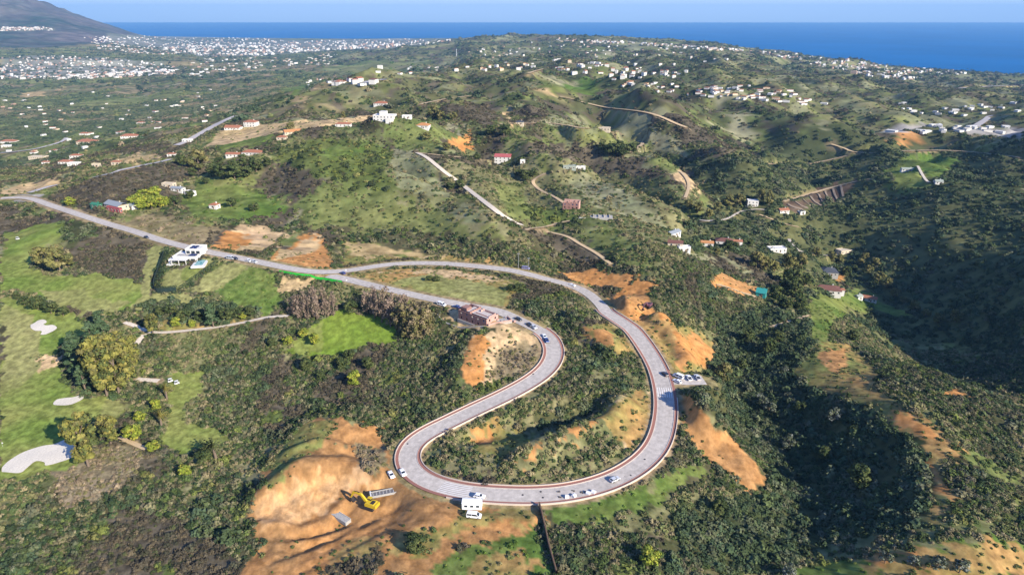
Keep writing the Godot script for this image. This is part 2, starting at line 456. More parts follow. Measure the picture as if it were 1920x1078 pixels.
	[PLOUGH, 1470, 384, 1540, 352, 1610, 338, 1572, 372, 1500, 396],
	[MEADOW, 1040, 152, 1075, 150, 1112, 165, 1095, 178, 1050, 172],
	[FIELD, 590, 128, 700, 114, 800, 114, 760, 136, 640, 142],
	[MEADOW, 528, 166, 575, 158, 566, 182, 530, 182],
	[TAN, 570, 172, 605, 168, 608, 180, 572, 184],
	[ORCHARD, 0, 232, 120, 225, 130, 255, 60, 266, 0, 265],
	[ORCHARD, 130, 228, 250, 222, 240, 248, 140, 246],
	[ORCHARD, 230, 205, 380, 196, 360, 214, 240, 220],
	[FIELD, 250, 242, 300, 238, 300, 250, 255, 252],
	[FIELD, 150, 190, 320, 176, 330, 184, 160, 200],
	[TAN, 40, 174, 90, 170, 85, 180, 42, 182],
	[TAN, 1240, 325, 1290, 318, 1300, 345, 1285, 370, 1275, 350],
	[TAN, 930, 228, 938, 202, 952, 200, 948, 220, 940, 232],
	[ORANGE, 835, 270, 850, 240, 862, 255, 870, 280],
	[TAN, 1000, 170, 1060, 172, 1055, 182, 1010, 180]]
const TOWN_AREAS := [
	[0, 110, 60, 104, 200, 108, 300, 118, 330, 128, 240, 142, 120, 148, 0, 146],
	[120, 139, 240, 134, 330, 131, 325, 138, 200, 146, 130, 148],
	[300, 92, 420, 70, 450, 66, 560, 76, 740, 72, 860, 74, 760, 88, 640, 94, 470, 106, 380, 106],
	[200, 62, 300, 66, 420, 68, 400, 90, 300, 92, 200, 82],
	[0, 52, 90, 52, 100, 58, 0, 58]]

func roughen_earth() -> void:
	# dug earth is lumpy, with benches and ruts
	var b: Dictionary = bands[0]
	var h: PackedFloat32Array = b.h
	for j in b.nz:
		for i in b.nx:
			var k: int = j * b.nx + i
			var c: int = b.c[k]
			if c == ORANGE or c == CREAM or c == TAN or c == EARTH:
				var x: float = b.x0 + i * b.s
				var d: float = b.d0 + j * b.s
				h[k] += 0.38 * noise_fine.get_noise_2d(x * 1.3, d * 1.3) + 0.45 * absf(noise_fine.get_noise_2d((x * 0.8 + d * 0.6) * 1.1, (d * 0.8 - x * 0.6) * 0.25 + 90.0))
	b.h = h

# ---------------------------------------------------------------- small helpers
func tag(o: Node, label: String, category := "", group := "", kind := "") -> Node:
	if label:
		o.set_meta("label", label)
	if category:
		o.set_meta("category", category)
	if group:
		o.set_meta("group", group)
	if kind:
		o.set_meta("kind", kind)
	return o

func numbered(called: String) -> String:
	var n: int = used_names.get(called, 0)
	used_names[called] = n + 1
	return called if n == 0 else "%s_%03d" % [called, n]

func thing(called: String, label: String, category: String, where: Vector3, turn := 0.0, group := "") -> Node3D:
	var o := Node3D.new()
	o.name = numbered(called)
	add_child(o)
	o.position = where
	o.rotation.y = turn
	tag(o, label, category, group)
	return o

func copy_of(proto: Node3D, called: String, label: String, where: Vector3, turn: float, size: Vector3, group := "") -> Node3D:
	var o: Node3D = proto.duplicate()
	o.name = numbered(called)
	add_child(o)
	o.position = where
	o.rotation.y = turn
	o.scale = size
	tag(o, label, str(proto.get_meta("category", "")), group)
	return o

func lin(r: float, g: float, b: float) -> Color:
	return Color(r, g, b).linear_to_srgb()

func mat(called: String, c: Color, rough := 0.85, metal := 0.0, spec := 0.4) -> StandardMaterial3D:
	if mats.has(called):
		return mats[called]
	var m := StandardMaterial3D.new()
	m.resource_name = called
	m.albedo_color = c
	m.roughness = rough
	m.metallic = metal
	m.metallic_specular = spec
	mats[called] = m
	return m

func grain_texture(lo: float, hi: float, seed_: int, freq: float, size := 512, octaves := 6) -> NoiseTexture2D:
	var n := FastNoiseLite.new()
	n.seed = seed_
	n.frequency = freq
	n.noise_type = FastNoiseLite.TYPE_SIMPLEX_SMOOTH
	n.fractal_octaves = octaves
	n.fractal_gain = 0.62
	var t := NoiseTexture2D.new()
	t.width = size
	t.height = size
	t.seamless = true
	t.noise = n
	var g := Gradient.new()
	g.set_color(0, Color(lo, lo, lo))
	g.set_color(1, Color(hi, hi, hi))
	t.color_ramp = g
	return t

func grained(m: StandardMaterial3D, t: Texture2D, tile: float) -> StandardMaterial3D:
	m.albedo_texture = t
	m.uv1_triplanar = true
	m.uv1_world_triplanar = true
	m.uv1_scale = Vector3.ONE / tile
	return m

func start() -> SurfaceTool:
	var st := SurfaceTool.new()
	st.begin(Mesh.PRIMITIVE_TRIANGLES)
	return st

func tri(st: SurfaceTool, a: Vector3, b: Vector3, c: Vector3) -> void:
	# front face clockwise: the normal points to the viewer
	var n := (c - a).cross(b - a).normalized()
	for p in [a, b, c]:
		st.set_normal(n)
		st.add_vertex(p)

func face(st: SurfaceTool, v: Array, n: Vector3, nn := []) -> void:
	# a triangle or quad whose front looks along n
	var turned: bool = (v[2] - v[0]).cross(v[1] - v[0]).dot(n) < 0.0
	for t in ([[0, 1, 2]] if v.size() == 3 else [[0, 1, 2], [0, 2, 3]]):
		for k in 3:
			var i: int = t[k if not turned else 2 - k]
			st.set_normal(n if nn.is_empty() else nn[i])
			st.add_vertex(v[i])

func quad(st: SurfaceTool, a: Vector3, b: Vector3, c: Vector3, d: Vector3) -> void:
	tri(st, a, b, c)
	tri(st, a, c, d)

func box(st: SurfaceTool, c: Vector3, s: Vector3, turn := 0.0, tilt := Basis.IDENTITY) -> void:
	var bs := Basis(Vector3.UP, turn) * tilt
	var v := []
	for k in 8:
		v.append(c + bs * Vector3((-0.5 if k & 1 == 0 else 0.5) * s.x, (-0.5 if k & 2 == 0 else 0.5) * s.y, (-0.5 if k & 4 == 0 else 0.5) * s.z))
	for f in [[2, 6, 7, 3], [0, 1, 5, 4], [4, 5, 7, 6], [1, 0, 2, 3], [5, 1, 3, 7], [0, 4, 6, 2]]:
		face(st, [v[f[0]], v[f[1]], v[f[2]], v[f[3]]], bs * [Vector3.UP, Vector3.DOWN, Vector3.BACK, Vector3.FORWARD, Vector3.RIGHT, Vector3.LEFT][[[2, 6], [0, 1], [4, 5], [1, 0], [5, 1], [0, 4]].find([f[0], f[1]])])

func prism(st: SurfaceTool, outline: Array, z0: float, z1: float) -> void:
	# an outline in x and y, pushed from z0 to z1
	var n := outline.size()
	var mid := Vector2.ZERO
	for p in outline:
		mid += p / n
	for k in n:
		var a: Vector2 = outline[k]
		var b: Vector2 = outline[(k + 1) % n]
		var out := Vector2(b.y - a.y, a.x - b.x).normalized()
		if out.dot((a + b) * 0.5 - mid) < 0.0:
			out = -out
		var q := [Vector3(a.x, a.y, z0), Vector3(b.x, b.y, z0), Vector3(b.x, b.y, z1), Vector3(a.x, a.y, z1)]
		face(st, q, Vector3(out.x, out.y, 0))
	var flat := PackedVector2Array(outline)
	var t := Geometry2D.triangulate_polygon(flat)
	for z in [z0, z1]:
		for i in range(0, t.size() - 2, 3):
			var v := []
			for k in 3:
				v.append(Vector3(flat[t[i + k]].x, flat[t[i + k]].y, z))
			face(st, v, Vector3(0, 0, -1 if z == z0 else 1))

func tube(st: SurfaceTool, a: Vector3, b: Vector3, ra: float, rb: float, sides := 7, caps := true) -> void:
	var ax := (b - a).normalized()
	var u := ax.cross(Vector3.UP if absf(ax.y) < 0.9 else Vector3.RIGHT).normalized()
	var w := ax.cross(u)
	for k in sides:
		var p := TAU * k / sides
		var q := TAU * (k + 1) / sides
		var d0 := u * cos(p) + w * sin(p)
		var d1 := u * cos(q) + w * sin(q)
		var v := [a + d0 * ra, b + d0 * rb, b + d1 * rb, a + d1 * ra]
		var nn := [d0, d0, d1, d1]
		face(st, v, d0 + d1, nn)
		if caps:
			for e in [[a, ra, -ax], [b, rb, ax]]:
				face(st, [e[0], e[0] + d0 * e[1], e[0] + d1 * e[1]], e[2])

func part(st: SurfaceTool, called: String, m: Material, parent: Node = self) -> MeshInstance3D:
	var o := MeshInstance3D.new()
	o.mesh = st.commit()
	o.mesh.surface_set_material(0, m)
	o.name = called if parent != self else numbered(called)
	parent.add_child(o, true)
	return o

func part_box(called: String, m: Material, parent: Node, c: Vector3, s: Vector3, turn := 0.0) -> MeshInstance3D:
	var st := start()
	box(st, c, s, turn)
	return part(st, called, m, parent)

# ---------------------------------------------------------------- the ground as meshes
func paint_default(b: Dictionary, which: int) -> void:
	var c: PackedByteArray = b.c
	var fields := FastNoiseLite.new()
	fields.seed = 5
	fields.noise_type = FastNoiseLite.TYPE_CELLULAR
	fields.cellular_return_type = FastNoiseLite.RETURN_CELL_VALUE
	fields.frequency = 1.0 / 170.0
	for j in b.nz:
		var d: float = b.d0 + j * b.s
		for i in b.nx:
			var x: float = b.x0 + i * b.s
			var u := x / d
			var n := noise_patch.get_noise_2d(x * 1.1, d * 1.1)
			var k := SCRUB
			if which == 0:
				var n2 := noise_patch.get_noise_2d(x * 2.6 + 500.0, d * 2.6)
				if n > 0.26:
					k = MIXED
				elif n2 > 0.42:
					k = LUSH
				elif n < -0.24 and u < 0.3:
					k = BROWN
				elif u > 0.42 and n > 0.05:
					k = MIXED
				elif n2 < -0.36:
					k = DARK
				elif n2 > 0.3:
					k = MIXED
			elif which == 1:
				var n2 := noise_patch.get_noise_2d(x * 0.5 + 500.0, d * 0.5)
				if n > 0.3:
					k = OLIVE
				elif n > 0.08:
					k = MIXED
				elif n < -0.14:
					k = BROWN if u < 0.45 or n2 > 0.0 else WOOD
				elif u > 0.3 and n2 < -0.05:
					k = WOOD
				elif n2 > 0.25:
					k = PALE
			else:
				var s: float = 1.0 if which == 2 else 0.5
				var plain := clampf((-u - 0.12) * 4.0, 0.0, 1.0)
				var v := fields.get_noise_2d(x * s, d * s * 0.7)
				n = noise_patch.get_noise_2d(x * s * 0.5, d * s * 0.5)
				if plain > 0.5 and v * 1.0 + n * 0.4 < 0.55:
					if v < -0.65: k = FIELD
					elif v < -0.35: k = ORCHARD
					elif v < -0.1: k = OLIVE
					elif v < 0.15: k = WOOD
					elif v < 0.4: k = DRY
					else: k = ORCHARD
				elif n > 0.30: k = PALE
				elif n > 0.12: k = MIXED
				elif n > 0.0: k = OLIVE
				elif n < -0.22: k = WOOD
				elif n < -0.1: k = BROWN
				else: k = SCRUB if which == 2 else WOOD
				if u < -0.46 and d > 5500.0 and b.h[j * b.nx + i] > -70.0:
					k = ROCK
			c[j * b.nx + i] = k
	b.c = c

func fill(outline: PackedVector3Array, cls: int) -> void:
	# sets the class of every ground cell inside an outline
	for b in bands:
		var lo := 1e9
		var hi := -1e9
		for p in outline:
			lo = minf(lo, -p.z)
			hi = maxf(hi, -p.z)
		if hi < b.d0 or lo > b.d1:
			continue
		var c: PackedByteArray = b.c
		for j in range(maxi(0, int((lo - b.d0) / b.s)), mini(b.nz - 1, int((hi - b.d0) / b.s) + 1) + 1):
			var d: float = b.d0 + j * b.s
			var cuts := []
			for k in outline.size():
				var p := outline[k]
				var q := outline[(k + 1) % outline.size()]
				if (-p.z > d) != (-q.z > d):
					cuts.append(lerpf(p.x, q.x, (d + p.z) / (p.z - q.z)))
			cuts.sort()
			for k in range(0, cuts.size() - 1, 2):
				var i0 := maxi(0, int(ceil((cuts[k] - b.x0) / b.s)))
				var i1 := mini(b.nx - 1, int((cuts[k + 1] - b.x0) / b.s))
				for i in range(i0, i1 + 1):
					if c[j * b.nx + i] != ROADSIDE:
						c[j * b.nx + i] = cls
		b.c = c

func outline_of(flat: Array, first: int, rough: float) -> PackedVector3Array:
	# the outline on the ground, with uneven edges
	var out := PackedVector3Array()
	var n := (flat.size() - first) / 2
	for k in n:
		var a := Vector2(flat[first + 2 * k], flat[first + 2 * k + 1])
		var e := (k + 1) % n
		var b := Vector2(flat[first + 2 * e], flat[first + 2 * e + 1])
		var cuts := maxi(1, int(a.distance_to(b) / 14.0))
		for q in cuts:
			var p := a.lerp(b, float(q) / cuts)
			var g := at(p.x, p.y)
			var r := rough * (-g.z) * 0.006
			out.append(g + Vector3(rng.randf_range(-r, r), 0, rng.randf_range(-r, r) * 1.4))
	return out

func cell_class(x: float, z: float) -> int:
	var b: Dictionary = bands[band_at(-z)]
	var i := clampi(int((x - b.x0) / b.s + 0.5), 0, b.nx - 1)
	var j := clampi(int((-z - b.d0) / b.s + 0.5), 0, b.nz - 1)
	return b.c[j * b.nx + i]

func terrain_mesh(which: int) -> void:
	var b: Dictionary = bands[which]
	var nx: int = b.nx
	var nz: int = b.nz
	var s: float = b.s
	var h: PackedFloat32Array = b.h
	var c: PackedByteArray = b.c
	var index := PackedInt32Array()
	index.resize(nx * nz)
	index.fill(-1)
	var v := PackedVector3Array()
	var nn := PackedVector3Array()
	var cc := PackedColorArray()
	var f: float = [0.09, 0.03, 0.010, 0.004, 0.002, 0.001][which]
	var sunk: float = 0.0
	for j in nz:
		var d: float = b.d0 + j * s
		var lim: float = d * b.spread + b.more
		# a coarser sheet starts a little under the finer one that it meets
		sunk = 0.0 if which == 0 or j > 2 else s * 0.25
		for i in nx:
			var x: float = b.x0 + i * s
			if absf(x) > lim:
				continue
			var k := j * nx + i
			index[k] = v.size()
			v.append(Vector3(x, h[k] - sunk, -d))
			var hx0 := h[k - 1] if i > 0 else h[k]
			var hx1 := h[k + 1] if i < nx - 1 else h[k]
			var hz0 := h[k - nx] if j > 0 else h[k]
			var hz1 := h[k + nx] if j < nz - 1 else h[k]
			nn.append(Vector3(hx0 - hx1, 2.0 * s, hz1 - hz0).normalized())
			var w := noise_fine.get_noise_2d(x * f * 12.0, d * f * 12.0)
			var w2 := noise_patch.get_noise_2d(x * f * 14.0, d * f * 14.0 + 300.0)
			var own := c[k]
			var cls: int = own
			if own != ROADSIDE and own != PAVED and own != FAIRWAY and own != TURF and own != TOWN:
				var far := 5.0 if own != ORANGE and own != CREAM and own != EARTH else 3.0
				var jj := clampi(j + int(round(w * far)), 0, nz - 1)
				var ii := clampi(i + int(round(w2 * far * 1.3)), 0, nx - 1)
				cls = c[jj * nx + ii]
				if cls == ROADSIDE or cls == PAVED or cls == FAIRWAY or cls == TURF or cls == TOWN:
					cls = own
			var e: Array = COVER[cls]
			var m := clampf(0.5 + 1.1 * w2 + 0.5 * w, 0.0, 1.0)
			var g := 1.0 + 0.22 * w
			if own == FAIRWAY or own == TURF:
				# mown grass: broad soft patches
				m = clampf(0.45 + 0.9 * noise_patch.get_noise_2d(x * 1.6, d * 2.4) + 0.15 * w2, 0.0, 1.0)
				g = 1.0 + 0.06 * w
			cc.append(Color(lerpf(e[0], e[3], m) * g, lerpf(e[1], e[4], m) * g, lerpf(e[2], e[5], m) * g) * 1.6)
	var tris := PackedInt32Array()
	for j in nz - 1:
		for i in nx - 1:
			var a := index[j * nx + i]
			var e := index[j * nx + i + 1]
			var g := index[(j + 1) * nx + i]
			var k := index[(j + 1) * nx + i + 1]
			if a >= 0 and e >= 0 and g >= 0 and k >= 0:
				tris.append_array([a, g, e, e, g, k])
	var arrays := []
	arrays.resize(Mesh.ARRAY_MAX)
	arrays[Mesh.ARRAY_VERTEX] = v
	arrays[Mesh.ARRAY_NORMAL] = nn
	arrays[Mesh.ARRAY_COLOR] = cc
	arrays[Mesh.ARRAY_INDEX] = tris
	var mesh := ArrayMesh.new()
	mesh.add_surface_from_arrays(Mesh.PRIMITIVE_TRIANGLES, arrays)
	var m := StandardMaterial3D.new()
	m.resource_name = "soil_and_grass"
	m.vertex_color_use_as_albedo = true
	m.roughness = 1.0
	m.metallic_specular = 0.1
	grained(m, soil_grain, [43.0, 130.0, 430.0, 1700.0, 3000.0, 6000.0][which])
	mesh.surface_set_material(0, m)
	var o := MeshInstance3D.new()
	o.name = numbered("terrain")
	o.mesh = mesh
	add_child(o)
	tag(o, "", "", "", "structure")

var soil_grain: Texture2D

# ---------------------------------------------------------------- ribbons: roads, tracks, kerbs
func ribbon(st: SurfaceTool, line: PackedVector3Array, off0: float, off1: float, lift0: float, lift1: float, drape := false) -> void:
	var prev := []
	for k in line.size():
		var f := line[mini(k + 1, line.size() - 1)] - line[maxi(k - 1, 0)]
		f.y = 0.0
		f = f.normalized()
		var r := Vector3(-f.z, 0, f.x)
		var a := line[k] + r * off0
		var b := line[k] + r * off1
		if drape:
			a.y = ground(a.x, a.z)
			b.y = ground(b.x, b.z)
		a.y += lift0
		b.y += lift1
		if k > 0:
			quad(st, prev[0], a, b, prev[1])
		prev = [a, b]

func wall_along(st: SurfaceTool, line: PackedVector3Array, off: float, thick: float, low: float, high: float, drape := false) -> void:
	ribbon(st, line, off - thick * 0.5, off + thick * 0.5, high, high, drape)
	ribbon(st, line, off - thick * 0.5, off - thick * 0.5, low, high, drape)
	ribbon(st, line, off + thick * 0.5, off + thick * 0.5, high, low, drape)

# ---------------------------------------------------------------- shrubs that nobody could count
func shrub_mesh(seed_: int, clumps: int, per: int, low: float) -> ArrayMesh:
	var r := RandomNumberGenerator.new()
	r.seed = seed_
	var st := start()
	for k in clumps:
		var a := r.randf() * TAU
		var e := acos(r.randf_range(low, 1.0))
		var d := Vector3(cos(a) * sin(e), cos(e), sin(a) * sin(e))
		var mid := Vector3(d.x, maxf(d.y, 0.05), d.z) * r.randf_range(0.62, 0.95)
		for q in per:
			var n := (d + Vector3(r.randf_range(-1, 1), r.randf_range(-0.6, 1), r.randf_range(-1, 1)) * 0.75).normalized()
			var u := n.cross(Vector3(r.randf_range(-1, 1), r.randf_range(-1, 1), r.randf_range(-1, 1))).normalized()
			var w := n.cross(u)
			var l := r.randf_range(0.16, 0.31)
			var o := mid + Vector3(r.randf_range(-1, 1), r.randf_range(-1, 1), r.randf_range(-1, 1)) * 0.22
			for p in [o + u * l, o - u * l * 0.5 - w * l * 0.8, o - u * l * 0.5 + w * l * 0.8]:
				st.set_normal(n)
				st.add_vertex(p)
	return st.commit()

func leaf_mat(called: String) -> StandardMaterial3D:
	if mats.has(called):
		return mats[called]
	var m := mat(called, Color.WHITE, 0.9, 0.0, 0.2)
	m.vertex_color_use_as_albedo = true
	m.backlight = Color(0.25, 0.25, 0.25)
	return m

func scatter(called: String, label: String, d0: float, d1: float, per_area: float, size: float, count_of: float) -> void:
	var shapes := [shrub_mesh(11, 26, 5, 0.0), shrub_mesh(12, 20, 6, -0.1), shrub_mesh(13, 32, 4, 0.05)]
	var bufs := [PackedFloat32Array(), PackedFloat32Array(), PackedFloat32Array()]
	for k in int(count_of):
		# even over the area of the fan in view and a little beyond
		var d := sqrt(lerpf(d0 * d0, d1 * d1, rng.randf()))
		var x := rng.randf_range(-1.0, 1.0) * (d * (0.98 if d < 430.0 else 0.80) + 25.0)
		var cls := cell_class(x, -d)
		var e: Array = COVER[cls]
		if rng.randf() * 0.40 > e[6]:
			continue
		# thickets and clearings
		var n := noise_patch.get_noise_2d(x * 6.0 / size, d * 6.0 / size)
		if n < -0.18 and e[6] < 0.35 and rng.randf() < 0.75:
			continue
		var r: float = rng.randf_range(e[7], e[8]) * size * (1.0 + 0.45 * n)
		if rng.randf() < 0.06:
			r *= 1.7
		var pal: Array = PALETTE[e[9]]
		var big := noise_patch.get_noise_2d(x * 1.7 + 70.0, d * 1.7)
		var q: Array = pal[clampi(int((rng.randf() * 0.75 + 0.25 * (big + 0.5)) * pal.size()), 0, pal.size() - 1)]
		var t := rng.randf_range(0.7, 1.25)
		var y := rng.randf() * TAU
		var hy := r * rng.randf_range(0.65, 1.15)
		var cx := cos(y) * r
		var sx := sin(y) * r
		bufs[rng.randi() % 3].append_array([cx, 0.0, sx, x, 0.0, hy, 0.0, ground(x, -d) - 0.08 * r, -sx, 0.0, cx, -d, q[0] * t, q[1] * t, q[2] * t, 1.0])
	for k in 3:
		var mm := MultiMesh.new()
		mm.transform_format = MultiMesh.TRANSFORM_3D
		mm.use_colors = true
		mm.mesh = shapes[k]
		mm.mesh.surface_set_material(0, leaf_mat("shrub_leaves"))
		mm.instance_count = bufs[k].size() / 16
		mm.buffer = bufs[k]
		var o := MultiMeshInstance3D.new()
		o.name = numbered(called)
		o.multimesh = mm
		add_child(o)
		tag(o, label, "shrubs", "", "stuff")

# ---------------------------------------------------------------- roads
const LANE_MAIN := [0, 372, 30, 369, 62, 374, 100, 387, 143, 400, 205, 421, 240, 430, 273, 441, 307, 452.5, 357, 464.5, 390, 472, 440, 482, 490, 492, 550, 504, 600, 510, 650, 507, 717, 498, 760, 494.5, 807, 493.5, 850, 495, 900, 499, 940, 503, 974, 507.5, 1005, 514, 1040, 526, 1074, 540, 1110, 560, 1141, 580, 1174, 607, 1208, 647, 1235, 694, 1247, 730, 1250, 757, 1248, 785, 1240, 825, 1224, 851, 1200, 873, 1167, 893, 1117, 913, 1040, 927.5, 980, 929, 915, 927, 850, 919, 817, 910, 783, 897, 765, 880, 760, 858, 765, 842, 783, 821.5, 827, 800, 874, 778, 924, 751, 974, 727, 1001, 712, 1024, 694, 1038, 675, 1041, 657, 1037, 645, 1025, 629, 1005, 612, 975, 596, 942, 585, 905, 578, 867, 572, 833, 565, 800, 559, 750, 547, 700, 536, 667, 528, 640, 520, 610, 513]
const TRACK_DATA := [
	["country_road", 5.5, 2, 52, 361, 104, 350, 156, 337, 209, 325, 226, 317, 250, 313, 280, 308, 322, 300],
	["country_road", 9.0, 2, 330, 274, 355, 262, 397, 238, 420, 227, 446, 215],
	["country_road", 8.0, 2, 0, 288, 60, 281, 110, 268, 125, 258],
	["lane", 4.5, 1, 782, 287, 800, 296, 830, 320, 870, 350, 920, 388, 960, 415, 985, 430],
	["dirt_track", 3.0, 0, 985, 430, 1020, 436, 1060, 443, 1090, 460, 1120, 477, 1150, 500],
	["dirt_track", 2.6, 0, 985, 430, 1030, 425, 1075, 410],
	["dirt_track", 3.2, 0, 782, 287, 830, 292, 880, 297, 925, 299],
	["dirt_track", 3.4, 0, 1060, 383, 1040, 370, 1010, 355, 1000, 340, 1025, 322],
	["dirt_track", 3.4, 0, 1285, 372, 1292, 350, 1288, 335, 1275, 320],
	["dirt_track", 5.0, 0, 938, 232, 990, 231, 1040, 233, 1100, 240, 1160, 248],
	["dirt_track", 7.0, 0, 1050, 180, 1120, 200, 1200, 210, 1240, 220, 1290, 245],
	["dirt_track", 7.0, 0, 945, 150, 1000, 135, 1018, 130],
	["dirt_track", 5.0, 0, 1180, 285, 1205, 270, 1195, 262],
	["lane", 3.0, 1, 1300, 412, 1330, 414, 1360, 412, 1385, 400, 1410, 393, 1440, 394],
	["dirt_track", 3.0, 0, 1425, 402, 1460, 416, 1500, 428],
	["dirt_track", 4.0, 0, 1440, 308, 1520, 307, 1600, 290, 1640, 287],
	["dirt_track", 5.0, 0, 1560, 270, 1585, 280, 1610, 288, 1700, 284, 1800, 285, 1920, 297],
	["dirt_track", 4.0, 0, 1470, 378, 1540, 358, 1600, 342, 1640, 334],
	["lane", 3.0, 1, 1722, 312, 1735, 335, 1748, 346],
	["golf_path", 3.0, 1, 540, 592, 500, 595, 450, 606, 400, 614, 350, 620, 300, 624, 275, 622, 262, 636, 255, 650],
	["golf_path", 3.0, 1, 275, 622, 250, 610, 230, 603],
	["golf_path", 3.4, 1, 255, 711, 280, 713, 305, 716],
	["dirt_track", 2.4, 0, 222, 820, 250, 832, 275, 843],
	["dirt_track", 2.4, 0, 1345, 530, 1400, 552, 1420, 560],
	["dirt_track", 2.5, 0, 1450, 612, 1490, 600, 1515, 592],
	["lane", 3.0, 1, 1480, 450, 1500, 470, 1560, 480, 1600, 470],
	["country_road", 12.0, 2, 1830, 238, 1850, 225, 1870, 212],
	["country_road", 12.0, 2, 1800, 166, 1860, 162, 1920, 160],
	["country_road", 14.0, 2, 660, 160, 690, 154, 720, 150],
	["dirt_track", 7.0, 0, 790, 195, 840, 185, 900, 178]]
var lane := PackedVector3Array()
var TRACKS := []
var stub := PackedVector3Array()
var pave_from := 0
var pave_to := 0

func nearest_on(line: PackedVector3Array, p: Vector3) -> int:
	var best := 0
	for k in line.size():
		if Vector2(line[k].x - p.x, line[k].z - p.z).length() < Vector2(line[best].x - p.x, line[best].z - p.z).length():
			best = k
	return best

func even_line(pts: PackedVector3Array, reach: int) -> PackedVector3Array:
	# takes small wobbles out of a road's course
	var out := pts.duplicate()
	for k in pts.size():
		var s := Vector3.ZERO
		var r := mini(reach, mini(k, pts.size() - 1 - k))
		for q in range(k - r, k + r + 1):
			s += pts[q] / (2.0 * r + 1.0)
		out[k] = s
	return out

func make_road_lines() -> void:
	lane = smooth_line(trail(LANE_MAIN), 2.5)
	lane = even_line(lane, 4)
	lane = level_line(level_line(lane, 9), 9)
	# the stub street lies level with the road it leaves
	var level := lane[nearest_on(lane, at(1249, 712))].y
	var pts := PackedVector3Array()
	for e in [[1249, 712], [1262, 712.5], [1280, 713], [1300, 713], [1326, 712]]:
		var ray := camera_ray(e[0], e[1])
		pts.append(EYE + ray * ((level - EYE.y) / ray.y))
	stub = smooth_line(pts, 2.0)
	carve(stub, 6.0, 13.0, 0.2, ROADSIDE, 6.5)
	carve(lane, 6.8, 13.0, 0.25, ROADSIDE, 7.2)
	for t in TRACK_DATA:
		var l := smooth_line(trail(t, 3), 3.0 if t[1] < 5.0 else 8.0)
		l = level_line(l, 3)
		carve(l, t[1] * 0.6, t[1] * 1.3, 0.15, ROADSIDE, t[1] * 0.75)
		TRACKS.append({"kind": t[0], "width": float(t[1]), "look": t[2], "line": l})

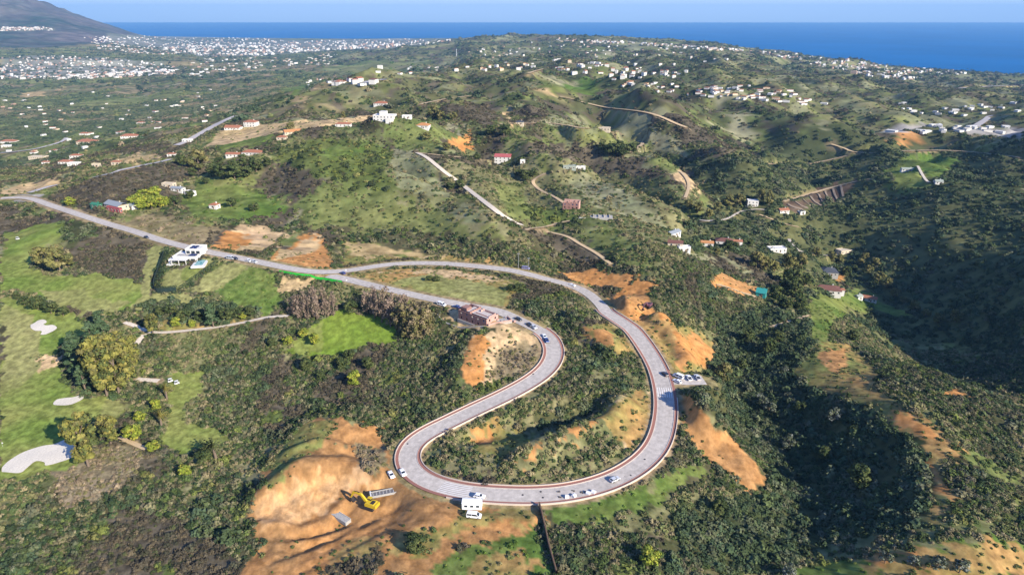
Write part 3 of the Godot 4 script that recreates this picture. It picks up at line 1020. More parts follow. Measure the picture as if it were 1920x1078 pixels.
func make_roads() -> void:
	var grey := grained(mat("concrete_road", lin(0.58, 0.52, 0.46), 0.95, 0.0, 0.2), grain_texture(0.8, 1.0, 9, 0.012, 1024, 7), 37.0)
	var red := grained(mat("red_paving", lin(0.42, 0.20, 0.155), 0.95, 0.0, 0.2), grain_texture(0.7, 1.0, 10, 0.05), 3.0)
	var pale := grained(mat("pale_mortar", lin(0.74, 0.62, 0.52), 0.95, 0.0, 0.2), grain_texture(0.75, 1.0, 12, 0.03), 4.0)
	# the concrete in lanes: worn wheel tracks, patches and dust
	var st := start()
	var cols := [-3.6, -3.2, -2.6, -2.0, -1.4, -0.8, -0.1, 0.1, 0.8, 1.4, 2.0, 2.6, 3.2, 3.6]
	var tint := [1.06, 1.02, 0.93, 0.96, 0.92, 1.0, 0.97, 0.97, 1.0, 0.92, 0.96, 0.93, 1.02, 1.06]
	for k in lane.size() - 1:
		var v := [[], []]
		for e in 2:
			var i := k + e
			var f := lane[mini(i + 1, lane.size() - 1)] - lane[maxi(i - 1, 0)]
			f.y = 0.0
			f = f.normalized()
			for q in cols.size():
				v[e].append(lane[i] + Vector3(-f.z, 0, f.x) * cols[q])
		for q in cols.size() - 1:
			for t in [[0, q], [1, q], [1, q + 1], [0, q], [1, q + 1], [0, q + 1]]:
				var p: Vector3 = v[t[0]][t[1]]
				var g: float = tint[t[1]] * (1.0 + 0.12 * noise_patch.get_noise_2d(p.x * 2.0, p.z * 2.0) + 0.03 * noise_fine.get_noise_2d(p.x * 2.0, p.z * 2.0))
				st.set_normal(Vector3.UP)
				st.set_color(Color(g, g, g))
				st.add_vertex(p)
	var worn: StandardMaterial3D = grey.duplicate()
	worn.vertex_color_use_as_albedo = true
	tag(part(st, "road", worn), "", "", "", "structure")
	pave_from = nearest_on(lane, at(1141, 580))
	pave_to = lane.size() - 1
	for k in range(pave_from, lane.size()):
		if lane[k].distance_to(at(1005, 612)) < 4.0:
			pave_to = k
			break
	var loop := lane.slice(pave_from, pave_to)
	for s in [-1.0, 1.0]:
		st = start()
		ribbon(st, loop, s * 3.75, s * 5.05, 0.13, 0.13)
		tag(part(st, "pavement", red), "", "", "", "structure")
		st = start()
		wall_along(st, loop, s * 3.68, 0.2, -0.1, 0.15)
		tag(part(st, "kerb", pale), "", "", "", "structure")
	var gate0 := nearest_on(lane, at(765, 888))
	var gate1 := nearest_on(lane, at(835, 915))
	var spur0 := nearest_on(lane, at(1249, 700))
	var spur1 := nearest_on(lane, at(1250, 745))
	var walls := [[1.0, pave_from, spur0, "low pale coping wall along the outer pavement above the dug mound"], [1.0, spur1, gate1, "low pale coping wall on the outside of the wide lower bend"], [1.0, gate0, pave_to, "low pale coping wall on the scrub side of the tight bend"], [-1.0, pave_from, pave_to, "low pale coping wall along the inside of the looping road"]]
	for w in walls:
		var a: int = mini(w[1], w[2])
		var b: int = maxi(w[1], w[2])
		st = start()
		wall_along(st, lane.slice(a, b), -w[0] * 5.2, 0.3, -1.2, 0.5)
		tag(part(st, "coping_wall", pale), w[3], "wall", "coping walls beside the loop road")
	var track_grain := grain_texture(0.78, 1.0, 14, 0.02)
	var dirt := grained(mat("track_dirt", lin(0.62, 0.46, 0.28), 1.0, 0.0, 0.1), track_grain, 8.0)
	var light := grained(mat("pale_track", lin(0.78, 0.67, 0.53), 1.0, 0.0, 0.1), track_grain, 14.0)
	var tar := grained(mat("old_tarmac", lin(0.52, 0.48, 0.46), 1.0, 0.0, 0.1), track_grain, 20.0)
	for t in TRACKS:
		st = start()
		var lift: float = 0.12 if -t.line[0].z < 430.0 else (0.6 if -t.line[0].z < 1000.0 else 1.6)
		ribbon(st, t.line, -t.width * 0.5, 0.0, lift, lift + 0.05)
		ribbon(st, t.line, 0.0, t.width * 0.5, lift + 0.05, lift)
		tag(part(st, t.kind, [dirt, light, tar][t.look]), "", "", "", "structure")

func make_sea() -> void:
	var st := start()
	quad(st, Vector3(-60000, SEA, -1500), Vector3(-60000, SEA, -38000), Vector3(60000, SEA, -38000), Vector3(60000, SEA, -1500))
	var m := grained(mat("sea_water", lin(0.0, 0.12, 0.34), 0.75, 0.0, 0.06), grain_texture(0.86, 1.0, 61, 0.01), 9000.0)
	tag(part(st, "sea", m), "", "", "", "structure")


# ---------------------------------------------------------------- trees
const TREE_LOOK := {
	# lobes, crown from and to (share of height), spread, lobe size, leaf size, leaves per lobe, colours
	"eucalyptus": [34, 0.18, 0.95, 0.17, 0.085, 0.038, 80, [[0.15, 0.155, 0.04], [0.19, 0.18, 0.045], [0.095, 0.11, 0.035], [0.22, 0.195, 0.055], [0.13, 0.12, 0.045], [0.07, 0.085, 0.03]]],
	"dark_pine": [22, 0.20, 0.95, 0.20, 0.085, 0.042, 58, [[0.06, 0.095, 0.045], [0.045, 0.075, 0.035], [0.085, 0.12, 0.06]]],
	"round_tree": [20, 0.22, 0.80, 0.30, 0.14, 0.06, 58, [[0.055, 0.075, 0.028], [0.075, 0.09, 0.032], [0.04, 0.058, 0.022], [0.095, 0.11, 0.04]]],
	"lime_tree": [20, 0.22, 0.80, 0.30, 0.14, 0.06, 58, [[0.22, 0.25, 0.035], [0.17, 0.21, 0.03], [0.28, 0.27, 0.045], [0.13, 0.16, 0.03]]],
	"olive_tree": [20, 0.22, 0.82, 0.29, 0.13, 0.055, 56, [[0.17, 0.16, 0.055], [0.13, 0.13, 0.045], [0.21, 0.18, 0.075], [0.10, 0.105, 0.04]]],
	"bare_poplar": [20, 0.14, 0.95, 0.17, 0.075, 0.028, 34, [[0.23, 0.165, 0.125], [0.28, 0.21, 0.16], [0.17, 0.125, 0.095], [0.21, 0.165, 0.11]]],
	"poplar": [20, 0.12, 0.95, 0.16, 0.08, 0.034, 46, [[0.20, 0.165, 0.085], [0.16, 0.145, 0.055], [0.25, 0.195, 0.12], [0.12, 0.12, 0.045]]],
	"almond_tree": [16, 0.25, 0.82, 0.30, 0.13, 0.05, 40, [[0.13, 0.145, 0.10], [0.10, 0.115, 0.07], [0.19, 0.20, 0.17], [0.07, 0.085, 0.045]]]}
var tree_protos := {}

func leaf(st: SurfaceTool, o: Vector3, n: Vector3, l: float, c: Array, k: float, r: RandomNumberGenerator) -> void:
	var u := n.cross(Vector3(r.randf_range(-1, 1), r.randf_range(-1, 1), r.randf_range(-1, 1))).normalized()
	var w := n.cross(u)
	for p in [o + u * l, o - u * l * 0.5 - w * l * 0.8, o - u * l * 0.5 + w * l * 0.8]:
		st.set_normal(n)
		st.set_color(Color(c[0] * k, c[1] * k, c[2] * k))
		st.add_vertex(p)

func tree_proto(kind: String, variant: int) -> Node3D:
	var key := kind + str(variant)
	if tree_protos.has(key):
		return tree_protos[key]
	var r := RandomNumberGenerator.new()
	r.seed = hash(kind) % 1000 + variant * 17
	var root := Node3D.new()
	root.set_meta("category", "tree")
	var bark := mat("bark", lin(0.16, 0.12, 0.09), 0.95)
	if kind == "palm_tree":
		var trunk := start()
		tube(trunk, Vector3.ZERO, Vector3(0.2, 5.0, 0.1), 0.38, 0.30, 8)
		tube(trunk, Vector3(0.2, 5.0, 0.1), Vector3(0.2, 5.9, 0.1), 0.46, 0.30, 8)
		part(trunk, "trunk", bark, root)
		var fronds := start()
		for k in 34:
			var a := r.randf() * TAU
			var e := r.randf_range(0.05, 1.25)
			var p := Vector3(0.2, 5.8, 0.1)
			var dir := Vector3(cos(a) * sin(e), cos(e), sin(a) * sin(e))
			var side := dir.cross(Vector3.UP).normalized()
			var g := r.randf_range(0.7, 1.3)
			for q in 5:
				var p2 := p + dir * 0.72
				dir = (dir + Vector3(0, -0.26, 0)).normalized()
				for sgn in [-1.0, 1.0]:
					var wd := 0.42 * (1.0 - q * 0.17)
					for v in [p, p2, p.lerp(p2, 0.9) + side * sgn * wd + Vector3(0, -0.1, 0)]:
						fronds.set_normal((Vector3.UP + dir * 0.3 + side * sgn * 0.2).normalized())
						fronds.set_color(Color(0.27 * g, 0.235 * g, 0.06 * g) if variant == 0 else Color(0.14 * g, 0.16 * g, 0.06 * g))
						fronds.add_vertex(v)
				p = p2
		part(fronds, "crown", leaf_mat("leaves"), root)
		tree_protos[key] = root
		return root
	var e: Array = TREE_LOOK[kind]
	var tall := 10.0
	var wood := start()
	var top := Vector3(r.randf_range(-0.3, 0.3), tall * 0.62, r.randf_range(-0.3, 0.3))
	tube(wood, Vector3(0, -0.5, 0), top, 0.26, 0.11, 7)
	var crown := start()
	for k in e[0]:
		var f: float = (k + r.randf()) / e[0]
		var y: float = lerpf(e[1], e[2], f)
		var wide: float = e[3] * (1.0 - 0.55 * pow(absf(f - 0.42) * 1.6, 2.0))
		if kind == "dark_pine":
			wide = e[3] * (1.15 - 0.85 * f)
		elif kind == "eucalyptus":
			wide = e[3] * (0.45 + 0.8 * sin((0.1 + f * 0.78) * PI))
		var a := r.randf() * TAU
		var out := sqrt(r.randf_range(0.12, 1.0)) * wide
		var mid := Vector3(cos(a) * out, y, sin(a) * out) * tall
		var rad: float = e[4] * tall * r.randf_range(0.7, 1.35)
		if k % 2 == 0:
			tube(wood, top.lerp(Vector3.ZERO, clampf(0.9 - y, 0.0, 0.75)), mid, 0.09, 0.03, 5, false)
		var c: Array = e[7][r.randi() % e[7].size()]
		for q in e[6]:
			var d := Vector3(r.randfn(), r.randfn() * 0.8, r.randfn()).normalized()
			var n := (d + Vector3(r.randf_range(-1, 1), r.randf_range(-0.4, 1), r.randf_range(-1, 1)) * 0.6).normalized()
			var s := Vector3(1, 1.5 if kind.ends_with("poplar") else 0.8, 1)
			var cc: Array = c if r.randf() < 0.7 else e[7][r.randi() % e[7].size()]
			leaf(crown, mid + d * s * rad * r.randf_range(0.55, 1.1), n, e[5] * tall * r.randf_range(0.6, 1.2), cc, r.randf_range(0.8, 1.2), r)
	part(wood, "trunk", bark, root)
	part(crown, "crown", leaf_mat("leaves"), root)
	tree_protos[key] = root
	return root

func plant(kind: String, label: String, group: String, spots: Array) -> void:
	# spots: pixel of the foot, height in metres, width factor
	var mean := 0.0
	for k in range(2, spots.size(), 4):
		mean += spots[k] * 4.0 / spots.size()
	for k in range(0, spots.size(), 4):
		var p := at(spots[k], spots[k + 1])
		var f: float = spots[k + 2] / (10.0 if kind != "palm_tree" else 8.0) * (1.0 if spots.size() < 5 else rng.randf_range(0.82, 1.15))
		var proto := tree_proto(kind, (k / 4) % (2 if kind == "palm_tree" else 3))
		var size_word: String = "" if spots.size() < 5 else ("bigger " if spots[k + 2] > mean * 1.1 else ("smaller " if spots[k + 2] < mean * 0.9 else ""))
		copy_of(proto, kind, size_word + label, p - Vector3(0, 0.15, 0), rng.randf() * TAU, Vector3(f * spots[k + 3], f, f * spots[k + 3]), group)

func make_trees() -> void:
	plant("eucalyptus", "tall yellow-olive eucalyptus at the edge of the largest white sand bunker", "", [165, 874, 25, 1.0])
	plant("eucalyptus", "smaller olive-brown eucalyptus next to the dirt path by the bunker", "", [207, 832, 15, 1.1])
	plant("eucalyptus", "tall ochre and olive eucalyptus of the grove beside the golf fairway", "golf grove eucalyptus", [200, 742, 27, 1.0, 222, 738, 26, 1.0, 185, 728, 24, 1.0, 240, 715, 22, 1.0, 215, 700, 22, 1.0, 248, 690, 17, 1.1, 225, 668, 16, 1.1, 205, 690, 20, 1.0])
	plant("dark_pine", "dark blue-green pine of the grove beside the golf fairway", "golf grove pines", [150, 702, 18, 1.3, 172, 690, 20, 1.2, 140, 668, 13, 1.3, 180, 660, 17, 1.2, 196, 640, 15, 1.2, 160, 735, 14, 1.3, 190, 620, 12, 1.2])
	plant("eucalyptus", "lone ochre tree beside the bend of the golf buggy path", "", [286, 626, 12, 1.2])
	plant("dark_pine", "dark green conifer beside the straight golf path", "", [400, 614, 15, 1.1])
	plant("lime_tree", "low lime-green tree beside the straight golf path", "lime trees by the golf path", [330, 612, 6, 1.2, 360, 612, 5, 1.4, 455, 598, 4, 1.3])
	plant("round_tree", "dark bushy tree in the belt between villa garden and golf path", "belt trees", [345, 600, 7, 1.4, 375, 600, 8, 1.4, 425, 598, 7, 1.4, 448, 594, 6, 1.4, 470, 592, 6, 1.4, 320, 590, 6, 1.4, 300, 590, 6, 1.4])
	plant("olive_tree", "broad olive-brown tree beside the upper fairway", "upper fairway trees", [112, 508, 17, 1.1, 85, 498, 14, 1.2, 128, 500, 13, 1.1])
	plant("round_tree", "dark green tree of the row across the golf course", "tree row across the golf course", [45, 572, 8, 1.3, 70, 580, 9, 1.3, 95, 588, 9, 1.3, 118, 592, 8, 1.3, 30, 560, 5, 1.3])
	plant("lime_tree", "bright lime-green tree above the tee by the dirt path", "lime trees around the palm lawn", [248, 826, 8, 1.2, 288, 846, 6, 1.2, 347, 892, 7, 1.2, 262, 790, 7, 1.1, 292, 768, 7, 1.1])
	plant("round_tree", "dark shady tree at the foot of the palm lawn", "", [382, 868, 8, 1.3])
	plant("palm_tree", "yellow-green fan palm growing on the small golf lawn", "palms of the golf lawn", [302, 800, 9, 1.5, 405, 862, 9, 1.5, 312, 748, 8, 1.4])
	plant("round_tree", "large dark round bush alone on the orange earth", "", [782, 1030, 6.5, 1.75])
	plant("lime_tree", "yellow-green round tree with a long shadow in the bottom scrub", "", [1216, 1058, 8, 1.1])
	plant("bare_poplar", "brown leafless poplar of the clump below the green mesh fence", "poplars below the green fence", [548, 590, 12, 1.1, 562, 596, 13, 1.1, 578, 598, 14, 1.1, 594, 600, 13, 1.1, 610, 596, 13, 1.1, 625, 592, 13, 1.1, 570, 578, 13, 1.0, 588, 580, 14, 1.0, 606, 580, 14, 1.0, 624, 576, 12, 1.0])
	plant("bare_poplar", "brown leafless poplar of the row along the bright green turf", "poplars along the bright turf", [688, 588, 15, 1.1, 702, 596, 16, 1.1, 716, 604, 17, 1.1, 732, 612, 17, 1.1, 700, 580, 14, 1.0, 722, 590, 16, 1.1, 742, 600, 16, 1.1, 760, 604, 15, 1.1])
	plant("poplar", "olive-leaved poplar at the end of the row by the bright turf", "leafy poplars along the bright turf", [748, 624, 17, 1.1, 764, 632, 18, 1.1, 780, 636, 18, 1.1, 796, 632, 17, 1.1, 778, 616, 16, 1.1, 806, 618, 14, 1.1, 792, 608, 13, 1.1])
	plant("round_tree", "dark tree in the shade beside the poplars and the road", "", [660, 585, 8, 1.5])
	plant("round_tree", "dark green tree standing out of the scrub below the bright turf", "trees in the scrub below the turf", [575, 694, 8, 1.2, 512, 650, 7, 1.2, 640, 690, 7, 1.3, 690, 690, 7, 1.2, 600, 710, 5, 1.3, 655, 672, 6, 1.3])
	plant("lime_tree", "fresh green tree standing out of the scrub below the bright turf", "fresh trees below the turf", [665, 722, 9, 1.0, 590, 646, 8, 1.2, 570, 632, 7, 1.2, 540, 646, 6, 1.2])
	plant("olive_tree", "huge olive-green tree beside the farm drive", "", [372, 320, 24, 1.3])
	plant("round_tree", "dark tree of the thicket below the red-roofed farm", "farm thicket", [342, 312, 14, 1.2, 400, 330, 13, 1.3, 418, 336, 14, 1.3, 440, 336, 14, 1.3, 462, 332, 13, 1.3, 480, 322, 12, 1.3, 410, 312, 13, 1.2, 436, 318, 12, 1.2, 500, 312, 11, 1.2, 455, 312, 11, 1.2])
	plant("lime_tree", "yellow blossoming tree of the clump beside the farm sheds", "yellow trees by the sheds", [252, 388, 11, 1.2, 268, 392, 12, 1.2, 284, 392, 13, 1.2, 300, 390, 12, 1.2, 312, 386, 10, 1.2, 270, 378, 11, 1.2, 292, 376, 12, 1.2])
	plant("round_tree", "dark round tree on the green farm meadow", "dark trees on the farm meadow", [326, 386, 11, 1.2, 356, 372, 10, 1.3, 476, 396, 9, 1.5, 433, 388, 8, 1.3, 360, 330, 9, 1.2, 385, 345, 8, 1.3])
	plant("lime_tree", "small lime-green tree beside the pale road verge", "", [131, 386, 9, 1.2])
	plant("olive_tree", "rounded olive tree beside the ridge-top houses", "ridge-top trees", [812, 222, 17, 1.2, 826, 224, 13, 1.2, 850, 226, 13, 1.2, 644, 224, 14, 0.8, 545, 246, 12, 1.2, 838, 282, 10, 1.3, 800, 262, 9, 1.3])
	plant("round_tree", "dark tree of the copse under the bare far ridge", "far ridge copse", [1142, 292, 15, 1.2, 1156, 292, 18, 1.2, 1170, 294, 18, 1.2, 1184, 288, 15, 1.2, 1128, 282, 12, 1.2, 1162, 280, 15, 1.2])
	plant("round_tree", "dark tree on the slope between the hill houses", "slope trees", [985, 338, 11, 1.4, 970, 330, 8, 1.4, 1000, 332, 9, 1.4, 945, 255, 14, 1.4, 920, 252, 12, 1.4, 845, 355, 8, 1.8, 862, 352, 8, 1.5, 895, 300, 8, 1.5])
	plant("olive_tree", "olive-brown tree beside the white house on its dirt ledge", "trees by the ledge house", [1368, 388, 15, 1.1, 1388, 386, 15, 1.1, 1426, 380, 17, 0.8, 1442, 386, 19, 0.7, 1330, 410, 12, 1.1, 1308, 400, 13, 1.2, 1345, 398, 12, 1.1, 1290, 392, 12, 1.3])
	plant("olive_tree", "olive-brown tree between the valley cottages", "valley garden trees", [1418, 502, 14, 1.1, 1436, 508, 13, 1.1, 1478, 504, 14, 1.0, 1500, 508, 15, 0.9, 1452, 512, 12, 1.0, 1560, 488, 12, 1.1, 1575, 492, 12, 1.1, 1530, 480, 9, 1.1, 1345, 478, 8, 1.1])
	plant("round_tree", "dark tree in the deep shade beside the brown-tiled house", "dark garden trees", [1470, 548, 14, 1.2, 1490, 560, 13, 1.2, 1485, 536, 14, 1.2, 1455, 560, 11, 1.3, 1500, 580, 11, 1.3, 1470, 580, 9, 1.3, 1588, 516, 12, 1.2, 1602, 508, 9, 1.2, 1510, 535, 13, 1.1, 1365, 470, 9, 1.2, 1405, 462, 10, 1.2, 1380, 466, 7, 1.2])
	plant("olive_tree", "brownish tree of the line along the dry stream bed", "stream-bed trees", [1612, 498, 9, 1.3, 1630, 512, 9, 1.3, 1648, 528, 10, 1.3, 1664, 540, 10, 1.3, 1680, 556, 10, 1.3, 1696, 570, 9, 1.3, 1714, 582, 9, 1.3, 1736, 594, 9, 1.3, 1792, 604, 14, 1.0, 1640, 500, 11, 1.2, 1622, 486, 10, 1.2, 1758, 606, 9, 1.2])
	plant("olive_tree", "ochre-topped tree beside the parked white vans", "", [1357, 712, 11, 1.2])
	plant("almond_tree", "pale grey-green tree rising from the dark gully", "pale gully trees", [1428, 766, 9, 1.1, 1442, 776, 8, 1.1, 1478, 842, 7, 1.2, 1560, 792, 8, 1.1, 1400, 734, 7, 1.2, 1470, 700, 6, 1.2])
	plant("round_tree", "big round tree rising from the dark gully", "round gully trees", [1610, 912, 11, 1.1, 1600, 640, 8, 1.2, 1545, 860, 7, 1.2, 1350, 960, 8, 1.2, 1400, 640, 9, 1.3, 1440, 660, 9, 1.3, 1390, 690, 8, 1.3, 1460, 640, 9, 1.3, 1500, 770, 7, 1.3])
	plant("almond_tree", "pale blossoming almond tree on the grassy corner slope", "almonds on the grassy slope", [1714, 1062, 6, 1.2, 1758, 1068, 6, 1.2, 1800, 1074, 6, 1.2, 1480, 1084, 6, 1.2, 1660, 1056, 5, 1.2])
	plant("round_tree", "dark clump of bush on the grassy island between the roads", "bushes on the grassy island", [804, 526, 4, 2.0, 818, 527, 4, 2.0, 962, 545, 5, 2.0, 978, 546, 5, 1.8])

func hedge(called: String, label: String, line: PackedVector3Array, high: float, wide: float, colours: Array) -> void:
	var r := RandomNumberGenerator.new()
	r.seed = 77
	var st := start()
	for k in line.size() - 1:
		var a := line[k]
		var b := line[k + 1]
		var side := (b - a).cross(Vector3.UP).normalized()
		for q in int(a.distance_to(b) * high * 10.0):
			var p := a.lerp(b, r.randf())
			p.y = ground(p.x, p.z)
			var s := r.randf_range(-1, 1)
			var y := r.randf()
			if r.randf() < 0.5:
				s = signf(s)
			else:
				y = 1.0
			leaf(st, p + side * s * wide * 0.5 + Vector3(0, y * high, 0), (side * s * (1.0 - y * 0.6) + Vector3.UP * (0.2 + y) + Vector3(r.randf_range(-1, 1), r.randf_range(-1, 1), r.randf_range(-1, 1)) * 0.5).normalized(), r.randf_range(0.25, 0.5), colours[r.randi() % colours.size()], r.randf_range(0.8, 1.2), r)
	tag(part(st, called, leaf_mat("leaves")), label, "hedge")

# ---------------------------------------------------------------- houses
var building_count := 0

func facing(ax: float, ay: float, bx: float, by: float) -> Array:
	# middle of a front wall's foot, its heading and its length, from the pixels of its two ends
	var a := at(ax, ay)
	var b := at(bx, by)
	var d := b - a
	return [(a + b) * 0.5, atan2(-d.z, d.x), Vector2(d.x, d.z).length()]

func metres(px: float, py: float, n: float) -> float:
	var p := at(px, py)
	return n * (EYE - p).dot(Vector3(0, sin(deg_to_rad(PITCH)), cos(deg_to_rad(PITCH)))) / FOCAL

func roof_of(parent: Node, kind: String, w: float, dep: float, y: float, m: Material, cz: float, cx := 0.0) -> MeshInstance3D:
	var st := start()
	var o := 0.45
	if kind == "hip":
		var x := w * 0.5 + o
		var z := dep * 0.5 + o
		var rise := minf(x, z) * 0.42
		var ridge := maxf(x - z, 0.0)
		var rz := maxf(z - x, 0.0)
		var p := [Vector3(-x, y, z), Vector3(x, y, z), Vector3(x, y, -z), Vector3(-x, y, -z), Vector3(-ridge, y + rise, rz), Vector3(ridge, y + rise, rz), Vector3(ridge, y + rise, -rz), Vector3(-ridge, y + rise, -rz)]
		for k in p.size():
			p[k] += Vector3(cx, 0, cz)
		quad(st, p[0], p[4], p[5], p[1])
		quad(st, p[1], p[5], p[6], p[2])
		quad(st, p[2], p[6], p[7], p[3])
		quad(st, p[3], p[7], p[4], p[0])
		quad(st, p[4], p[7], p[6], p[5])
		quad(st, p[0], p[1], p[2], p[3])
	elif kind == "gable":
		var out := [Vector2(-dep * 0.5 - o, y), Vector2(0, y + dep * 0.26), Vector2(dep * 0.5 + o, y), Vector2(dep * 0.5 + o, y - 0.2), Vector2(0, y + dep * 0.26 - 0.22), Vector2(-dep * 0.5 - o, y - 0.2)]
		var t := start()
		prism(t, out, -w * 0.5 - 0.3, w * 0.5 + 0.3)
		st.append_from(t.commit(), 0, Transform3D(Basis(Vector3.UP, PI * 0.5), Vector3(cx, 0, cz)))
	else:
		box(st, Vector3(cx, y + 0.1, cz), Vector3(w - 0.5, 0.2, dep - 0.5))
		for s in [-1.0, 1.0]:
			box(st, Vector3(cx, y + 0.3, cz + s * (dep * 0.5 - 0.1)), Vector3(w + 0.1, 0.65, 0.3))
			box(st, Vector3(cx + s * (w * 0.5 - 0.1), y + 0.3, cz), Vector3(0.3, 0.65, dep - 0.5))
	return part(st, "roof", m, parent)

func windows(parent: Node, w: float, dep: float, y0: float, storeys: int, n: int, z: float, cx := 0.0) -> void:
	var glass := mat("window_glass", lin(0.03, 0.04, 0.05), 0.12, 0.0, 0.6)
	var frame := mat("window_frame", lin(0.55, 0.52, 0.48), 0.7)
	for s in storeys:
		for k in n:
			var x := cx - w * 0.5 + w * (k + 0.5) / n
			var o := part_box("window", frame, parent, Vector3(x, y0 + 1.6 + s * 3.0, z + 0.02), Vector3(1.35, 1.45, 0.14))
			part_box("pane", glass, o, Vector3(x, y0 + 1.6 + s * 3.0, z + 0.08), Vector3(1.1, 1.2, 0.08))
		var m := maxi(1, int(n * dep / w))
		for k in m:
			var zz := z - dep * (k + 0.5) / m
			for q in [-1.0, 1.0]:
				var o := part_box("window", frame, parent, Vector3(cx + q * (w * 0.5 + 0.02), y0 + 1.6 + s * 3.0, zz), Vector3(0.14, 1.45, 1.35))
				part_box("pane", glass, o, Vector3(cx + q * (w * 0.5 + 0.08), y0 + 1.6 + s * 3.0, zz), Vector3(0.08, 1.2, 1.1))

func house(called: String, label: String, px: float, py: float, wpx: float, slope: float, deep: float, storeys: int, roof: String, wall := "white_render", tiles := "terracotta", group := "") -> Node3D:
	var w := maxf(metres(px, py, wpx) * 1.15, 4.0)
	var f := [at(px, py), -0.3 * slope]
	var dep := w * deep
	var h := 3.0 * storeys
	var o := thing(called, label, "house", f[0], f[1], group)
	var y0 := 0.3
	part_box("wall", wall_mat(wall), o, Vector3(0, (h + y0) * 0.5 - 1.2, -dep * 0.5), Vector3(w, h + y0 + 2.4, dep))
	var r := roof_of(o, roof, w, dep, h + y0, wall_mat(tiles) if roof != "flat" else wall_mat(wall), -dep * 0.5)
	windows(o, w, dep, y0, storeys, clampi(int(w / 3.6), 1, 7), 0.0)
	part_box("door", mat("door_wood", lin(0.16, 0.09, 0.05), 0.7), o, Vector3(w * 0.12, y0 + 0.95, 0.04), Vector3(1.0, 2.0, 0.12))
	if roof != "flat":
		part_box("chimney", wall_mat(wall), r, Vector3(w * 0.22, h + y0 + minf(w, dep) * 0.17 + 0.4, -dep * 0.6), Vector3(0.7, 1.5, 0.7))
	return o

func wall_mat(called: String) -> StandardMaterial3D:
	if mats.has(called):
		return mats[called]
	var c: Color = {"white_render": lin(0.78, 0.76, 0.72), "terracotta": lin(0.40, 0.17, 0.10), "brown_tiles": lin(0.20, 0.095, 0.075), "cream_render": lin(0.66, 0.56, 0.42), "brick": lin(0.36, 0.20, 0.17), "concrete": lin(0.44, 0.42, 0.39), "grey_sheet": lin(0.30, 0.33, 0.36), "dark_slate": lin(0.08, 0.09, 0.11), "pink_brick": lin(0.60, 0.37, 0.31), "green_sheet": lin(0.05, 0.22, 0.14), "teal_sheet": lin(0.04, 0.30, 0.28), "red_sheet": lin(0.45, 0.12, 0.12), "grey_green": lin(0.36, 0.40, 0.34), "orange_tiles": lin(0.55, 0.26, 0.11), "pale_screed": lin(0.62, 0.55, 0.51), "blue_sheet": lin(0.16, 0.26, 0.48)}[called]
	return grained(mat(called, c, 0.9, 0.0, 0.3), grain_texture(0.78, 1.0, hash(called) % 90, 0.03, 256), 6.0)

